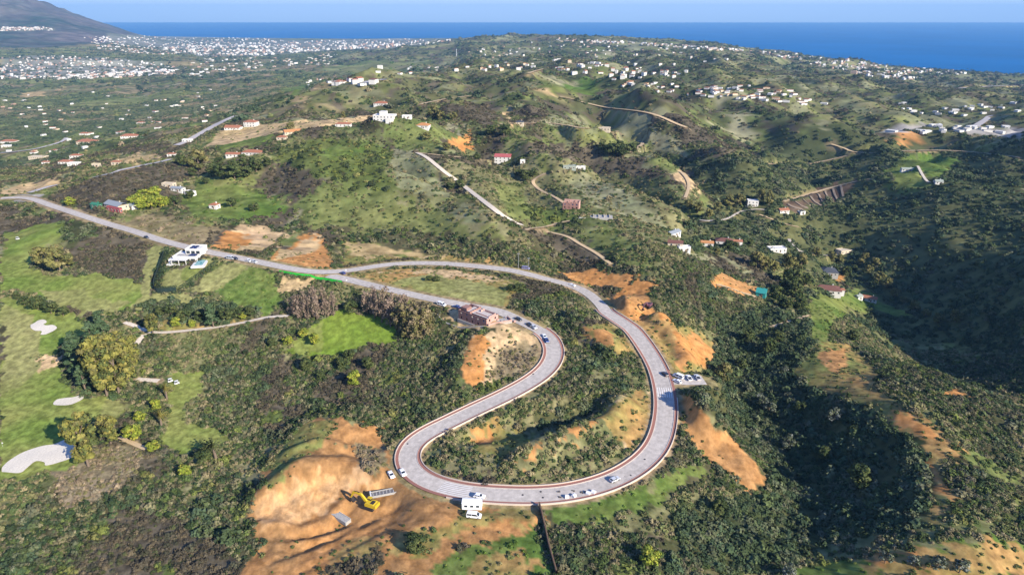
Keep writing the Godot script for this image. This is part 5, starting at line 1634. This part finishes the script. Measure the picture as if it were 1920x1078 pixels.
func vehicle(called: String, label: String, kind: String, ax: float, ay: float, hx: float, hy: float, paint: Color) -> void:
	# stands at the first pixel, its nose towards the second
	var p := at(ax, ay)
	var q := at(hx, hy)
	var d := q - p
	var o := thing(called, label, "van" if kind == "van" else ("truck" if kind == "pickup" else "car"), p + Vector3(0, 0.1, 0), atan2(-d.z, d.x))
	var k := nearest_on(lane, p)
	if Vector2(lane[k].x - p.x, lane[k].z - p.z).length() < 3.6:
		o.position.y = lane[k].y
	var body := mat("paint_" + paint.to_html(false), paint, 0.3, 0.0, 0.5)
	body.clearcoat_enabled = true
	body.clearcoat = 0.6
	var glass := mat("car_glass", lin(0.015, 0.02, 0.025), 0.08, 0.0, 0.6)
	var lower := [Vector2(-2.15, 0.35), Vector2(-2.2, 0.75), Vector2(-2.05, 0.98), Vector2(0.9, 0.98), Vector2(2.0, 0.82), Vector2(2.15, 0.6), Vector2(2.1, 0.35)]
	var cabin := [Vector2(-1.95, 0.97), Vector2(-1.55, 1.42), Vector2(0.15, 1.44), Vector2(0.95, 0.97)]
	var top := [Vector2(-1.58, 1.42), Vector2(-1.4, 1.49), Vector2(0.05, 1.50), Vector2(0.2, 1.43)]
	var l := 4.3
	var wide := 0.88
	if kind == "van":
		lower = [Vector2(-2.6, 0.4), Vector2(-2.62, 1.15), Vector2(1.9, 1.15), Vector2(2.55, 0.95), Vector2(2.6, 0.4)]
		cabin = [Vector2(-2.6, 1.14), Vector2(-2.55, 1.85), Vector2(1.0, 1.88), Vector2(1.85, 1.14)]
		top = [Vector2(-2.56, 1.85), Vector2(-2.45, 2.05), Vector2(0.85, 2.08), Vector2(1.05, 1.87)]
		l = 5.2
		wide = 0.98
	elif kind == "pickup":
		lower = [Vector2(-2.5, 0.45), Vector2(-2.5, 1.05), Vector2(-0.7, 1.05), Vector2(1.2, 1.05), Vector2(2.4, 0.95), Vector2(2.5, 0.45)]
		cabin = [Vector2(-0.75, 1.04), Vector2(-0.6, 1.6), Vector2(0.5, 1.62), Vector2(1.25, 1.04)]
		top = [Vector2(-0.62, 1.6), Vector2(-0.5, 1.72), Vector2(0.4, 1.73), Vector2(0.55, 1.61)]
		l = 5.0
		wide = 0.93
	var st := start()
	prism(st, lower, -wide, wide)
	part(st, "body", body, o)
	st = start()
	prism(st, cabin, -wide + 0.1, wide - 0.1)
	part(st, "windows", glass, o)
	st = start()
	prism(st, top, -wide + 0.12, wide - 0.12)
	for e in [cabin[0], cabin[1], cabin[2], cabin[3]]:
		pass
	part(st, "roof", body, o)
	for s in [-1.0, 1.0]:
		st = start()
		tube(st, Vector3(cabin[2].x, cabin[2].y, s * (wide - 0.1)), Vector3(cabin[3].x, cabin[3].y, s * (wide - 0.08)), 0.06, 0.06, 5)
		tube(st, Vector3(cabin[1].x, cabin[1].y, s * (wide - 0.1)), Vector3(cabin[0].x, cabin[0].y, s * (wide - 0.08)), 0.08, 0.08, 5)
		tube(st, Vector3((cabin[1].x + cabin[2].x) * 0.5, cabin[1].y, s * (wide - 0.1)), Vector3((cabin[1].x + cabin[2].x) * 0.5, cabin[0].y, s * (wide - 0.08)), 0.06, 0.06, 5)
		part(st, "pillar", body, o)
		part_box("headlight", mat("lamp_glass", lin(0.7, 0.7, 0.7), 0.1), o, Vector3(l * 0.485, 0.72, s * 0.62), Vector3(0.12, 0.16, 0.34))
		part_box("tail_light", mat("tail_glass", lin(0.4, 0.02, 0.02), 0.2), o, Vector3(-l * 0.5, 0.82, s * 0.7), Vector3(0.1, 0.2, 0.24))
		for x in [-1.0, 1.0]:
			wheel(o, x * l * 0.30, s * (wide - 0.08), 0.34)
	if kind == "pickup":
		part_box("cargo_bed", mat("bed_liner", lin(0.05, 0.05, 0.07), 0.8), o, Vector3(-1.6, 1.06, 0), Vector3(1.6, 0.06, 1.5))

func excavator(label: String, ax: float, ay: float, hx: float, hy: float, paint: Color, size: float) -> void:
	var p := at(ax, ay)
	var d := at(hx, hy) - p
	var o := thing("excavator", label, "excavator", p, atan2(-d.z, d.x))
	o.scale = Vector3.ONE * size
	var body := mat("machine_" + paint.to_html(false), paint, 0.5, 0.0, 0.4)
	var steel := mat("track_steel", lin(0.035, 0.03, 0.03), 0.8, 0.2)
	var glass := mat("car_glass", lin(0.015, 0.02, 0.025), 0.08, 0.0, 0.6)
	for s in [-1.0, 1.0]:
		var st := start()
		prism(st, [Vector2(-2.1, 0.45), Vector2(-1.8, 0.05), Vector2(1.8, 0.05), Vector2(2.1, 0.45), Vector2(1.8, 0.9), Vector2(-1.8, 0.9)], s * 1.2 - 0.3, s * 1.2 + 0.3)
		var t := part(st, "track", steel, o)
		for k in 10:
			part_box("track_pad", steel, t, Vector3(-1.75 + k * 0.39, 0.92, s * 1.2), Vector3(0.28, 0.07, 0.66))
	part_box("turntable", steel, o, Vector3(0, 1.0, 0), Vector3(1.6, 0.3, 1.6))
	var st := start()
	prism(st, [Vector2(-2.2, 1.15), Vector2(-2.2, 2.2), Vector2(-1.9, 2.4), Vector2(0.9, 2.4), Vector2(1.2, 2.0), Vector2(1.2, 1.15)], -1.25, 1.25)
	part(st, "house", body, o)
	part_box("counterweight", body, o, Vector3(-2.5, 1.75, 0), Vector3(0.7, 1.1, 2.5))
	part_box("engine_grille", steel, o, Vector3(-1.2, 2.43, 0), Vector3(1.2, 0.08, 1.6))
	st = start()
	prism(st, [Vector2(-0.2, 2.3), Vector2(-0.2, 3.1), Vector2(1.0, 3.1), Vector2(1.45, 2.3), Vector2(1.45, 1.3), Vector2(-0.2, 1.3)], 0.35, 1.3)
	part(st, "cab", glass, o)
	part_box("cab_roof", body, o, Vector3(0.4, 3.15, 0.82), Vector3(1.4, 0.12, 1.05))
	st = start()
	prism(st, [Vector2(0.9, 1.5), Vector2(0.9, 2.3), Vector2(2.9, 4.5), Vector2(5.0, 4.6), Vector2(6.0, 4.1), Vector2(5.9, 3.8), Vector2(4.9, 4.05), Vector2(3.2, 3.8), Vector2(1.5, 1.5)], -0.3, 0.3)
	part(st, "boom", body, o)
	st = start()
	prism(st, [Vector2(5.5, 4.6), Vector2(6.1, 4.5), Vector2(7.2, 1.9), Vector2(6.9, 1.7), Vector2(5.7, 3.7)], -0.24, 0.24)
	part(st, "arm", body, o)
	st = start()
	prism(st, [Vector2(6.8, 1.9), Vector2(7.3, 1.7), Vector2(7.0, 0.9), Vector2(6.2, 0.4), Vector2(5.6, 0.7), Vector2(6.3, 1.0)], -0.55, 0.55)
	part(st, "bucket", steel, o)
	st = start()
	tube(st, Vector3(1.4, 2.2, 0.0), Vector3(3.3, 3.9, 0.0), 0.16, 0.12, 7)
	tube(st, Vector3(3.6, 4.75, 0.0), Vector3(5.6, 4.7, 0.0), 0.13, 0.1, 7)
	part(st, "hydraulic_cylinder", steel, o)

func make_vehicles() -> void:
	var white := lin(0.78, 0.79, 0.82)
	var silver := lin(0.5, 0.52, 0.55)
	var dark := lin(0.02, 0.025, 0.04)
	var blue := lin(0.03, 0.06, 0.2)
	vehicle("parked_car", "white car parked on the pavement of the tight bend", "car", 755, 889, 760, 896, white)
	vehicle("parked_car", "small white car on the earth outside the tight bend", "car", 733, 893, 737, 899, white)
	vehicle("parked_car", "white car on the road beside the white site cabin", "car", 899, 934, 912, 936, white)
	vehicle("parked_van", "white van on the earth in front of the white site cabin", "van", 889, 970, 901, 970, white)
	vehicle("parked_car", "silver car alone on the wide lower bend", "car", 1153, 902, 1165, 896, silver)
	vehicle("parked_car", "dark car turning out of the stub street of parked vans", "car", 1247, 704, 1240, 698, dark)
	vehicle("parked_van", "white van parked across the stub street", "van", 1272, 708, 1260, 703, white)
	vehicle("parked_car", "white car parked at the mouth of the stub street", "car", 1270, 717, 1260, 712, white)
	vehicle("parked_pickup", "white pickup with a dark bed in the middle of the stub street", "pickup", 1292, 711, 1286, 702, white)
	vehicle("parked_pickup", "white pickup with a dark bed at the far end of the stub street", "pickup", 1308, 710, 1302, 702, silver)
	vehicle("parked_car", "silver car parked on the verge below the brick house", "car", 1001, 616, 1010, 624, silver)
	vehicle("parked_car", "dark car parked behind the silver car below the brick house", "car", 993, 612, 1000, 618, dark)
	vehicle("parked_car", "white car at the inner kerb above the red pavement's end", "car", 1021, 633, 1026, 641, white)
	vehicle("parked_car", "dark blue car at the inner kerb next to a white one", "car", 1025, 641, 1029, 649, blue)
	vehicle("parked_car", "dark car parked by the brick stacks", "car", 972, 601, 980, 605, dark)
	vehicle("parked_car", "blue car parked uphill of the brick house", "car", 855, 577, 846, 575, blue)
	vehicle("parked_van", "white van parked uphill of the brick house under the trees", "van", 828, 573, 838, 576, white)
	vehicle("parked_car", "dark blue car waiting at the fork of the roads", "car", 642, 514, 634, 511, blue)
	vehicle("parked_van", "silver van parked beside the villa entrance", "van", 432, 486, 440, 487, silver)
	vehicle("parked_car", "dark car parked beside the villa entrance hedge", "car", 441, 487, 448, 489, dark)
	vehicle("parked_car", "white car first of a pair further down the straight road", "car", 466, 491, 472, 493, white)
	vehicle("parked_car", "silver car second of a pair further down the straight road", "car", 476, 493, 484, 495, silver)
	vehicle("parked_car", "dark car on the verge of the straight road above the villa", "car", 274, 447, 282, 450, dark)
	vehicle("parked_van", "violet-grey van parked between the two tall poles", "van", 986, 505, 996, 507, lin(0.25, 0.24, 0.4))
	vehicle("parked_car", "small white car beside the dug orange bank of the upper road", "car", 1073, 537, 1080, 540, white)
	excavator("yellow excavator digging on the orange building plot", 694, 952, 660, 944, lin(0.52, 0.36, 0.02), 1.2)
	excavator("dark red excavator on the orange mound above the upper road", 1216, 577, 1206, 585, lin(0.13, 0.06, 0.08), 1.0)
	# golf buggies
	for e in [[319, 716, "white golf buggy on the tee beside the golf path"], [331, 720, "second white golf buggy on the tee, out on the grass"], [32, 449, "golf buggy alone on the upper fairway"]]:
		var o := thing("golf_buggy", e[2], "golf buggy", at(e[0], e[1]), 0.6)
		part_box("body", mat("buggy_white", lin(0.7, 0.7, 0.68), 0.4), o, Vector3(0, 0.55, 0), Vector3(2.3, 0.5, 1.2))
		part_box("seat", mat("buggy_seat", lin(0.04, 0.04, 0.05), 0.8), o, Vector3(-0.3, 0.95, 0), Vector3(0.6, 0.4, 1.0))
		part_box("canopy", mat("buggy_white", Color.WHITE), o, Vector3(-0.1, 1.85, 0), Vector3(1.7, 0.08, 1.25))
		for s in [-1.0, 1.0]:
			var st := start()
			tube(st, Vector3(0.6, 0.8, s * 0.55), Vector3(0.5, 1.82, s * 0.55), 0.03, 0.03, 5)
			tube(st, Vector3(-0.8, 0.8, s * 0.55), Vector3(-0.7, 1.82, s * 0.55), 0.03, 0.03, 5)
			part(st, "canopy_post", mat("rim", Color.WHITE), o)
			wheel(o, 0.75, s * 0.5, 0.26)
			wheel(o, -0.75, s * 0.5, 0.26)

# ---------------------------------------------------------------- small things of the road and the course
func make_details() -> void:
	var white := mat("site_white", lin(0.74, 0.75, 0.78), 0.55)
	var f := facing(866, 957, 903, 957)
	var o := thing("site_cabin", "long white site cabin with a ribbed roof on the earth beside the lower road", "cabin", f[0], f[1])
	var w: float = f[2]
	part_box("wall", white, o, Vector3(0, 1.45, -1.6), Vector3(w, 2.6, 3.0))
	for k in 3:
		part_box("roof_panel", white, o, Vector3(0, 2.82, -2.6 + k * 1.0), Vector3(w + 0.2, 0.14, 0.93))
	part_box("base_beam", mat("track_steel", Color.BLACK), o, Vector3(0, 0.05, -1.6), Vector3(w - 0.3, 0.3, 2.6))
	for k in 3:
		part_box("window", mat("window_glass", Color.BLACK), o, Vector3(-w * 0.3 + w * 0.3 * k, 1.7, -0.08), Vector3(1.1, 0.8, 0.1))
	# big white bags along the kerb
	for e in [[1063, 934], [1076, 932], [1103, 927], [1113, 925]]:
		var st := start()
		var a := [Vector2(-0.55, 0), Vector2(-0.62, 0.5), Vector2(-0.5, 0.95), Vector2(-0.2, 1.1), Vector2(0.25, 1.08), Vector2(0.5, 0.9), Vector2(0.6, 0.4), Vector2(0.52, 0)]
		prism(st, a, -0.55, 0.55)
		var b := part(st, "builders_bag", white)
		b.position = at(e[0], e[1]) + Vector3(0, 0.15, 0)
		b.rotation.y = e[0] * 0.3
		b.scale = Vector3(1.25, 1.0, 1.25)
		tag(b, "full white builder's bag standing at the kerb of the lower bend", "bag", "builder's bags at the kerb")
	for e in [[1050, 933], [1091, 925], [1099, 923], [1048, 923], [1075, 922]]:
		var st := start()
		var r := RandomNumberGenerator.new()
		r.seed = e[0]
		for k in 7:
			box(st, Vector3(r.randf_range(-0.5, 0.5), r.randf_range(0.05, 0.35), r.randf_range(-0.4, 0.4)), Vector3(0.5, 0.35, 0.4), r.randf() * TAU, Basis(Vector3.RIGHT, r.randf_range(-0.4, 0.4)))
		var b := part(st, "rubble_heap", mat("rubble", lin(0.10, 0.09, 0.085), 0.95))
		b.position = at(e[0], e[1]) + Vector3(0, 0.05, 0)
		tag(b, "small dark heap of rubble at the kerb of the lower bend", "rubble", "rubble heaps at the kerb")
	# manhole covers
	for e in [[980, 929], [1014, 923], [1018, 934], [1173, 894], [1183, 892], [1203, 872], [1209, 862], [764, 833], [1055, 912], [827, 804], [960, 735], [1000, 702], [1030, 690]]:
		var k := nearest_on(lane, at(e[0], e[1]))
		var p := at(e[0], e[1])
		var st := start()
		tube(st, Vector3(0, -0.1, 0), Vector3(0, 0.025, 0), 0.45, 0.42, 14)
		var b := part(st, "manhole_cover", mat("cast_iron", lin(0.05, 0.045, 0.05), 0.7, 0.3))
		b.position = Vector3(p.x, lane[k].y, p.z)
		tag(b, "round dark iron manhole cover in the grey road", "manhole cover", "manhole covers of the loop road")
	# painted crossings: long bars across both lanes
	var paint := mat("road_paint", lin(0.74, 0.71, 0.68), 0.8)
	for e in [[846, 918, 4], [1248, 742, 3]]:
		var k := nearest_on(lane, at(e[0], e[1]))
		var seg := lane.slice(maxi(0, k - e[2] + 1), k + e[2] - 1)
		for q in 7:
			var st := start()
			var x := -3.0 + q * 1.0
			ribbon(st, seg, x - 0.13, x + 0.13, 0.02, 0.02)
			tag(part(st, "crossing_bar", paint), "", "", "", "structure")
	# stub street of the parked vans
	var grey: Material = mats["concrete_road"]
	var st := start()
	ribbon(st, stub, -4.2, 4.2, -0.02, -0.02)
	tag(part(st, "road", grey), "", "", "", "structure")
	# tall poles by the upper road, street lamps along the loop
	var metal := mat("galvanised", lin(0.45, 0.46, 0.47), 0.4, 0.6)
	for e in [[972, 504, 11.0, "tall pale pole standing alone at the edge of the upper road"], [991, 507, 9.0, "tall bluish pole beside the violet-grey van"]]:
		o = thing("utility_pole", e[3], "pole", at(e[0], e[1]))
		st = start()
		tube(st, Vector3(0, -0.3, 0), Vector3(0, e[2], 0), 0.16, 0.1, 8)
		part(st, "shaft", metal, o)
		part_box("crossbar", metal, o, Vector3(0, e[2] - 0.7, 0), Vector3(1.6, 0.14, 0.14))
		part_box("insulator", white, o, Vector3(0.6, e[2] - 0.5, 0), Vector3(0.14, 0.3, 0.14))
		part_box("insulator", white, o, Vector3(-0.6, e[2] - 0.5, 0), Vector3(0.14, 0.3, 0.14))
	for e in [[649, 513, "short road sign post at the fork of the roads"], [650, 532, "short white post at the end of the green mesh fence"]]:
		o = thing("sign_post", e[2], "sign post", at(e[0], e[1]))
		st = start()
		tube(st, Vector3(0, -0.2, 0), Vector3(0, 2.6, 0), 0.06, 0.06, 6)
		part(st, "post", metal, o)
		part_box("plate", white, o, Vector3(0, 2.3, 0.08), Vector3(0.7, 0.7, 0.05))
	# bright green mesh fence under the straight road
	fence("mesh_fence", "bright green mesh fence along the lower edge of the straight road", smooth_line(trail([523, 512, 560, 518, 600, 525, 648, 533]), 3.0), 1.9, mat("green_mesh", lin(0.02, 0.42, 0.04), 0.8), mat("fence_post", lin(0.05, 0.07, 0.06), 0.7))
	# plot wall below the lower bend
	st = start()
	wall_along(st, smooth_line(trail([1011, 950, 1020, 985, 1030, 1030, 1045, 1085]), 1.5), 0.0, 0.45, -0.6, 2.2, true)
	tag(part(st, "boundary_wall", grained(mat("brown_wall", lin(0.22, 0.14, 0.09), 0.95), soil_grain, 3.0)), "brown boundary wall running downhill from the lower bend", "wall")
	# concrete stair chute and slab of the dig
	f = facing(697, 938, 752, 911)
	o = thing("concrete_ramp", "grey stepped concrete ramp with pale edges beside the yellow excavator", "ramp", f[0], f[1])
	w = f[2]
	var slab := wall_mat("concrete")
	part_box("bed", mat("wet_concrete", lin(0.14, 0.13, 0.13), 0.9), o, Vector3(0, 0.1, 0), Vector3(w, 0.8, 2.4))
	for s in [-1.0, 1.0]:
		part_box("edge", slab, o, Vector3(0, 0.35, s * 1.35), Vector3(w, 0.9, 0.25))
	for k in 9:
		part_box("step", slab, o, Vector3(-w * 0.45 + w * 0.9 * k / 8.0, 0.56, 0), Vector3(0.35, 0.14, 2.3))
	part_box("headwall", wall_mat("white_render"), o, Vector3(-w * 0.5 - 0.3, 0.4, 0), Vector3(0.5, 1.4, 3.2))
	f = facing(622, 962, 650, 986)
	o = thing("concrete_strip", "long grey concrete footing at the foot of the cut bank", "footing", f[0] + Vector3(0, 0.35, 0), f[1])
	part_box("footing", slab, o, Vector3(0, -0.3, -0.8), Vector3(f[2], 1.5, 2.6))
	part_box("kerb_stone", slab, o, Vector3(0, 0.5, -2.0), Vector3(f[2], 0.3, 0.3))
	# sand bunkers
	var sand := grained(mat("bunker_sand", lin(0.68, 0.62, 0.53), 1.0, 0.0, 0.1), grain_texture(0.85, 1.0, 31, 0.02, 256), 5.0)
	for e in [["white S-shaped sand bunker on the upper part of the fairway", [56, 610, 64, 606, 70, 602, 79, 600, 85, 602, 86, 606, 80, 609, 86, 611, 97, 610, 104, 613, 105, 617, 96, 623, 84, 628, 75, 628, 77, 622, 65, 621, 57, 616]], ["small pale sand bunker in front of the eucalyptus grove", [99, 756, 106, 750, 122, 747, 135, 746, 150, 742, 156, 743, 155, 748, 146, 754, 130, 760, 112, 761, 100, 760]], ["largest white sand bunker, its end shaded by the tall eucalyptus", [2, 886, 4, 876, 20, 862, 45, 848, 75, 838, 100, 834, 120, 826, 138, 826, 142, 840, 135, 858, 110, 868, 85, 874, 82, 868, 66, 866, 50, 878, 35, 888]]]:
		var line := PackedVector3Array()
		var flat: Array = e[1]
		for k in range(0, flat.size(), 2):
			line.append(at(flat[k], flat[k + 1]))
		line.append(line[0])
		line = smooth_line(line, 0.8)
		var poly := PackedVector2Array()
		for p in line:
			poly.append(Vector2(p.x, p.z))
		poly.remove_at(poly.size() - 1)
		var t := Geometry2D.triangulate_polygon(poly)
		st = start()
		var mid := Vector2.ZERO
		for p in poly:
			mid += p / poly.size()
		# a grid of sand over the hollow, cut by the outline
		var bb := Rect2(poly[0], Vector2.ZERO)
		for p in poly:
			bb = bb.expand(p)
		var gx := bb.position.x
		while gx < bb.end.x:
			var gz := bb.position.y
			while gz < bb.end.y:
				var cell := PackedVector2Array([Vector2(gx, gz), Vector2(gx + 1.25, gz), Vector2(gx + 1.25, gz + 1.25), Vector2(gx, gz + 1.25)])
				for piece in Geometry2D.intersect_polygons(cell, poly):
					for i in Geometry2D.triangulate_polygon(piece):
						var q: Vector2 = piece[i]
						st.set_normal(Vector3.UP)
						st.add_vertex(Vector3(q.x, ground(q.x, q.y) + 0.35, q.y))
				gz += 1.25
			gx += 1.25
		st.generate_normals()
		tag(part(st, "sand_bunker", sand), e[0], "sand bunker", "golf bunkers")
	# golf flag
	o = thing("golf_flag", "golf flag on the lawn left of the tall eucalyptus", "flag", at(4, 838))
	st = start()
	tube(st, Vector3.ZERO, Vector3(0, 2.3, 0), 0.03, 0.03, 5)
	part(st, "pole", white, o)
	part_box("flag", mat("flag_cloth", lin(0.75, 0.74, 0.7), 0.8), o, Vector3(0.3, 2.1, 0), Vector3(0.6, 0.4, 0.03))
	# faint lattice mast on the far hill and a low vine terrace of ploughed rows
	o = thing("mast", "thin white mast on the far green hill", "mast", at(856, 106))
	st = start()
	for s in [[-2, -2], [2, -2], [2, 2], [-2, 2]]:
		tube(st, Vector3(s[0], 0, s[1]), Vector3(s[0] * 0.2, 42, s[1] * 0.2), 0.5, 0.3, 5)
	part(st, "legs", white, o)
	st = start()
	for k in 7:
		var r := 2.0 * (1.0 - k / 9.0)
		box(st, Vector3(0, 5.0 * k + 4.0, 0), Vector3(2.0 * r, 0.4, 2.0 * r))
	part(st, "braces", white, o)
	for k in 8:
		var f0 := k / 8.0
		var l := smooth_line(trail([1478 + 14 * k, 384 - 5 * k, 1490 + 13 * k, 390 - 3.4 * k, 1512 + 10 * k, 396 - 3 * k]), 4.0)
		st = start()
		wall_along(st, l, 0.0, 2.2, -1.0, 1.1, true)
		tag(part(st, "ploughed_ridge", grained(mat("ploughed_earth", lin(0.40, 0.31, 0.23), 1.0), soil_grain, 5.0)), "", "", "", "structure")

func _ready() -> void:
	rng.seed = 20
	var t0 := Time.get_ticks_msec()
	# camera
	var cam := Camera3D.new()
	cam.name = "camera"
	cam.fov = rad_to_deg(2.0 * atan(539.0 / FOCAL))
	cam.near = 1.0
	cam.far = 200000.0
	cam.position = EYE
	cam.rotation_degrees = Vector3(-PITCH, 0, 0)
	add_child(cam)
	# sky and air
	var env := Environment.new()
	env.background_mode = Environment.BG_SKY
	var sky := Sky.new()
	var sm := ProceduralSkyMaterial.new()
	sm.sky_top_color = Color(0.26, 0.40, 0.66)
	sm.sky_horizon_color = Color(0.76, 0.81, 0.87)
	sm.sky_curve = 0.12
	sm.ground_horizon_color = Color(0.76, 0.81, 0.87)
	sm.ground_bottom_color = Color(0.25, 0.24, 0.2)
	sky.sky_material = sm
	env.sky = sky
	env.tonemap_mode = Environment.TONE_MAPPER_LINEAR
	env.tonemap_exposure = 1.88
	env.sdfgi_enabled = true
	env.ssao_enabled = true
	env.ssil_enabled = true
	env.fog_enabled = true
	env.fog_density = 0.00004
	env.fog_light_color = Color(0.56, 0.78, 1.0)
	var we := WorldEnvironment.new()
	we.name = "world_environment"
	we.environment = env
	add_child(we)
	# sun: behind the camera on the right, 27 degrees up; shadows fall to the left and away
	var sun := DirectionalLight3D.new()
	sun.name = "sun"
	sun.light_energy = 1.6
	sun.light_color = Color(1.0, 0.965, 0.90)
	sun.light_angular_distance = 0.5
	sun.shadow_enabled = true
	add_child(sun)
	sun.look_at_from_position(Vector3.ZERO, Vector3(-0.73 * cos(deg_to_rad(27)), -sin(deg_to_rad(27)), -0.683 * cos(deg_to_rad(27))))
	# ground shape
	noise_ridge.seed = 3
	noise_ridge.noise_type = FastNoiseLite.TYPE_SIMPLEX_SMOOTH
	noise_ridge.fractal_type = FastNoiseLite.FRACTAL_RIDGED
	noise_ridge.fractal_octaves = 4
	noise_ridge.frequency = 1.0 / 380.0
	noise_hill.seed = 8
	noise_hill.noise_type = FastNoiseLite.TYPE_SIMPLEX_SMOOTH
	noise_hill.fractal_octaves = 3
	noise_hill.frequency = 1.0 / 260.0
	noise_patch.seed = 21
	noise_patch.noise_type = FastNoiseLite.TYPE_SIMPLEX_SMOOTH
	noise_patch.fractal_octaves = 3
	noise_patch.frequency = 1.0 / 90.0
	noise_fine.seed = 33
	noise_fine.noise_type = FastNoiseLite.TYPE_SIMPLEX_SMOOTH
	noise_fine.fractal_octaves = 4
	noise_fine.frequency = 1.0 / 9.0
	for s in SPURS:
		var p3 := trail(s, 2)
		var pts := PackedVector2Array()
		for p in p3:
			pts.append(Vector2(p.x, -p.z))
		var bb := Rect2(pts[0], Vector2.ZERO)
		for p in pts:
			bb = bb.expand(p)
		spur_lines.append({"a": float(s[0]), "w": float(s[1]) * 1.6, "pts": pts, "box": bb.grow(s[1] * 1.6)})
	add_band(90, 432, 1.25, 1.02, 50)
	add_band(426, 1005, 3.0, 0.86, 90)
	add_band(990, 3220, 10.0, 0.82, 150)
	add_band(3170, 8200, 36.0, 0.82, 300)
	add_band(8060, 13600, 75.0, 0.84, 500)
	add_band(13400, 26500, 250.0, 0.86, 600)
	print("heights ", Time.get_ticks_msec() - t0)
	soil_grain = grain_texture(0.5, 1.0, 4, 0.008, 1024, 8)
	for k in bands.size():
		paint_default(bands[k], k)
	print("default cover ", Time.get_ticks_msec() - t0)
	make_road_lines()
	print("roads carved ", Time.get_ticks_msec() - t0)
	for p in PATCHES:
		fill(outline_of(p, 1, 1.0), p[0])
	for p in TOWN_AREAS:
		fill(outline_of(p, 0, 1.0), TOWN)
	roughen_earth()
	print("cover ", Time.get_ticks_msec() - t0)
	for k in bands.size():
		terrain_mesh(k)
	print("terrain ", Time.get_ticks_msec() - t0)
	make_sea()
	make_roads()
	scatter("scrub", "low dark green and grey brown scrub covering the near slopes", 150, 432, 0.36, 1.0, 150000)
	scatter("scrub_far_slopes", "scrub and bushes covering the hillsides beyond the estate road", 428, 1000, 0.08, 1.5, 82000)
	scatter("woodland", "scattered trees and thickets on the farther hills and plain", 1000, 2700, 0.01, 2.8, 52000)
	scatter("distant_woodland", "dark specks of woodland towards the coast", 2700, 6500, 0.001, 6.5, 42000)
	print("scattered ", Time.get_ticks_msec() - t0)
	make_villa()
	make_sites()
	make_houses()
	make_towns()
	make_trees()
	make_vehicles()
	make_details()
	for k in tree_protos:
		tree_protos[k].free()
	print("things ", Time.get_ticks_msec() - t0)
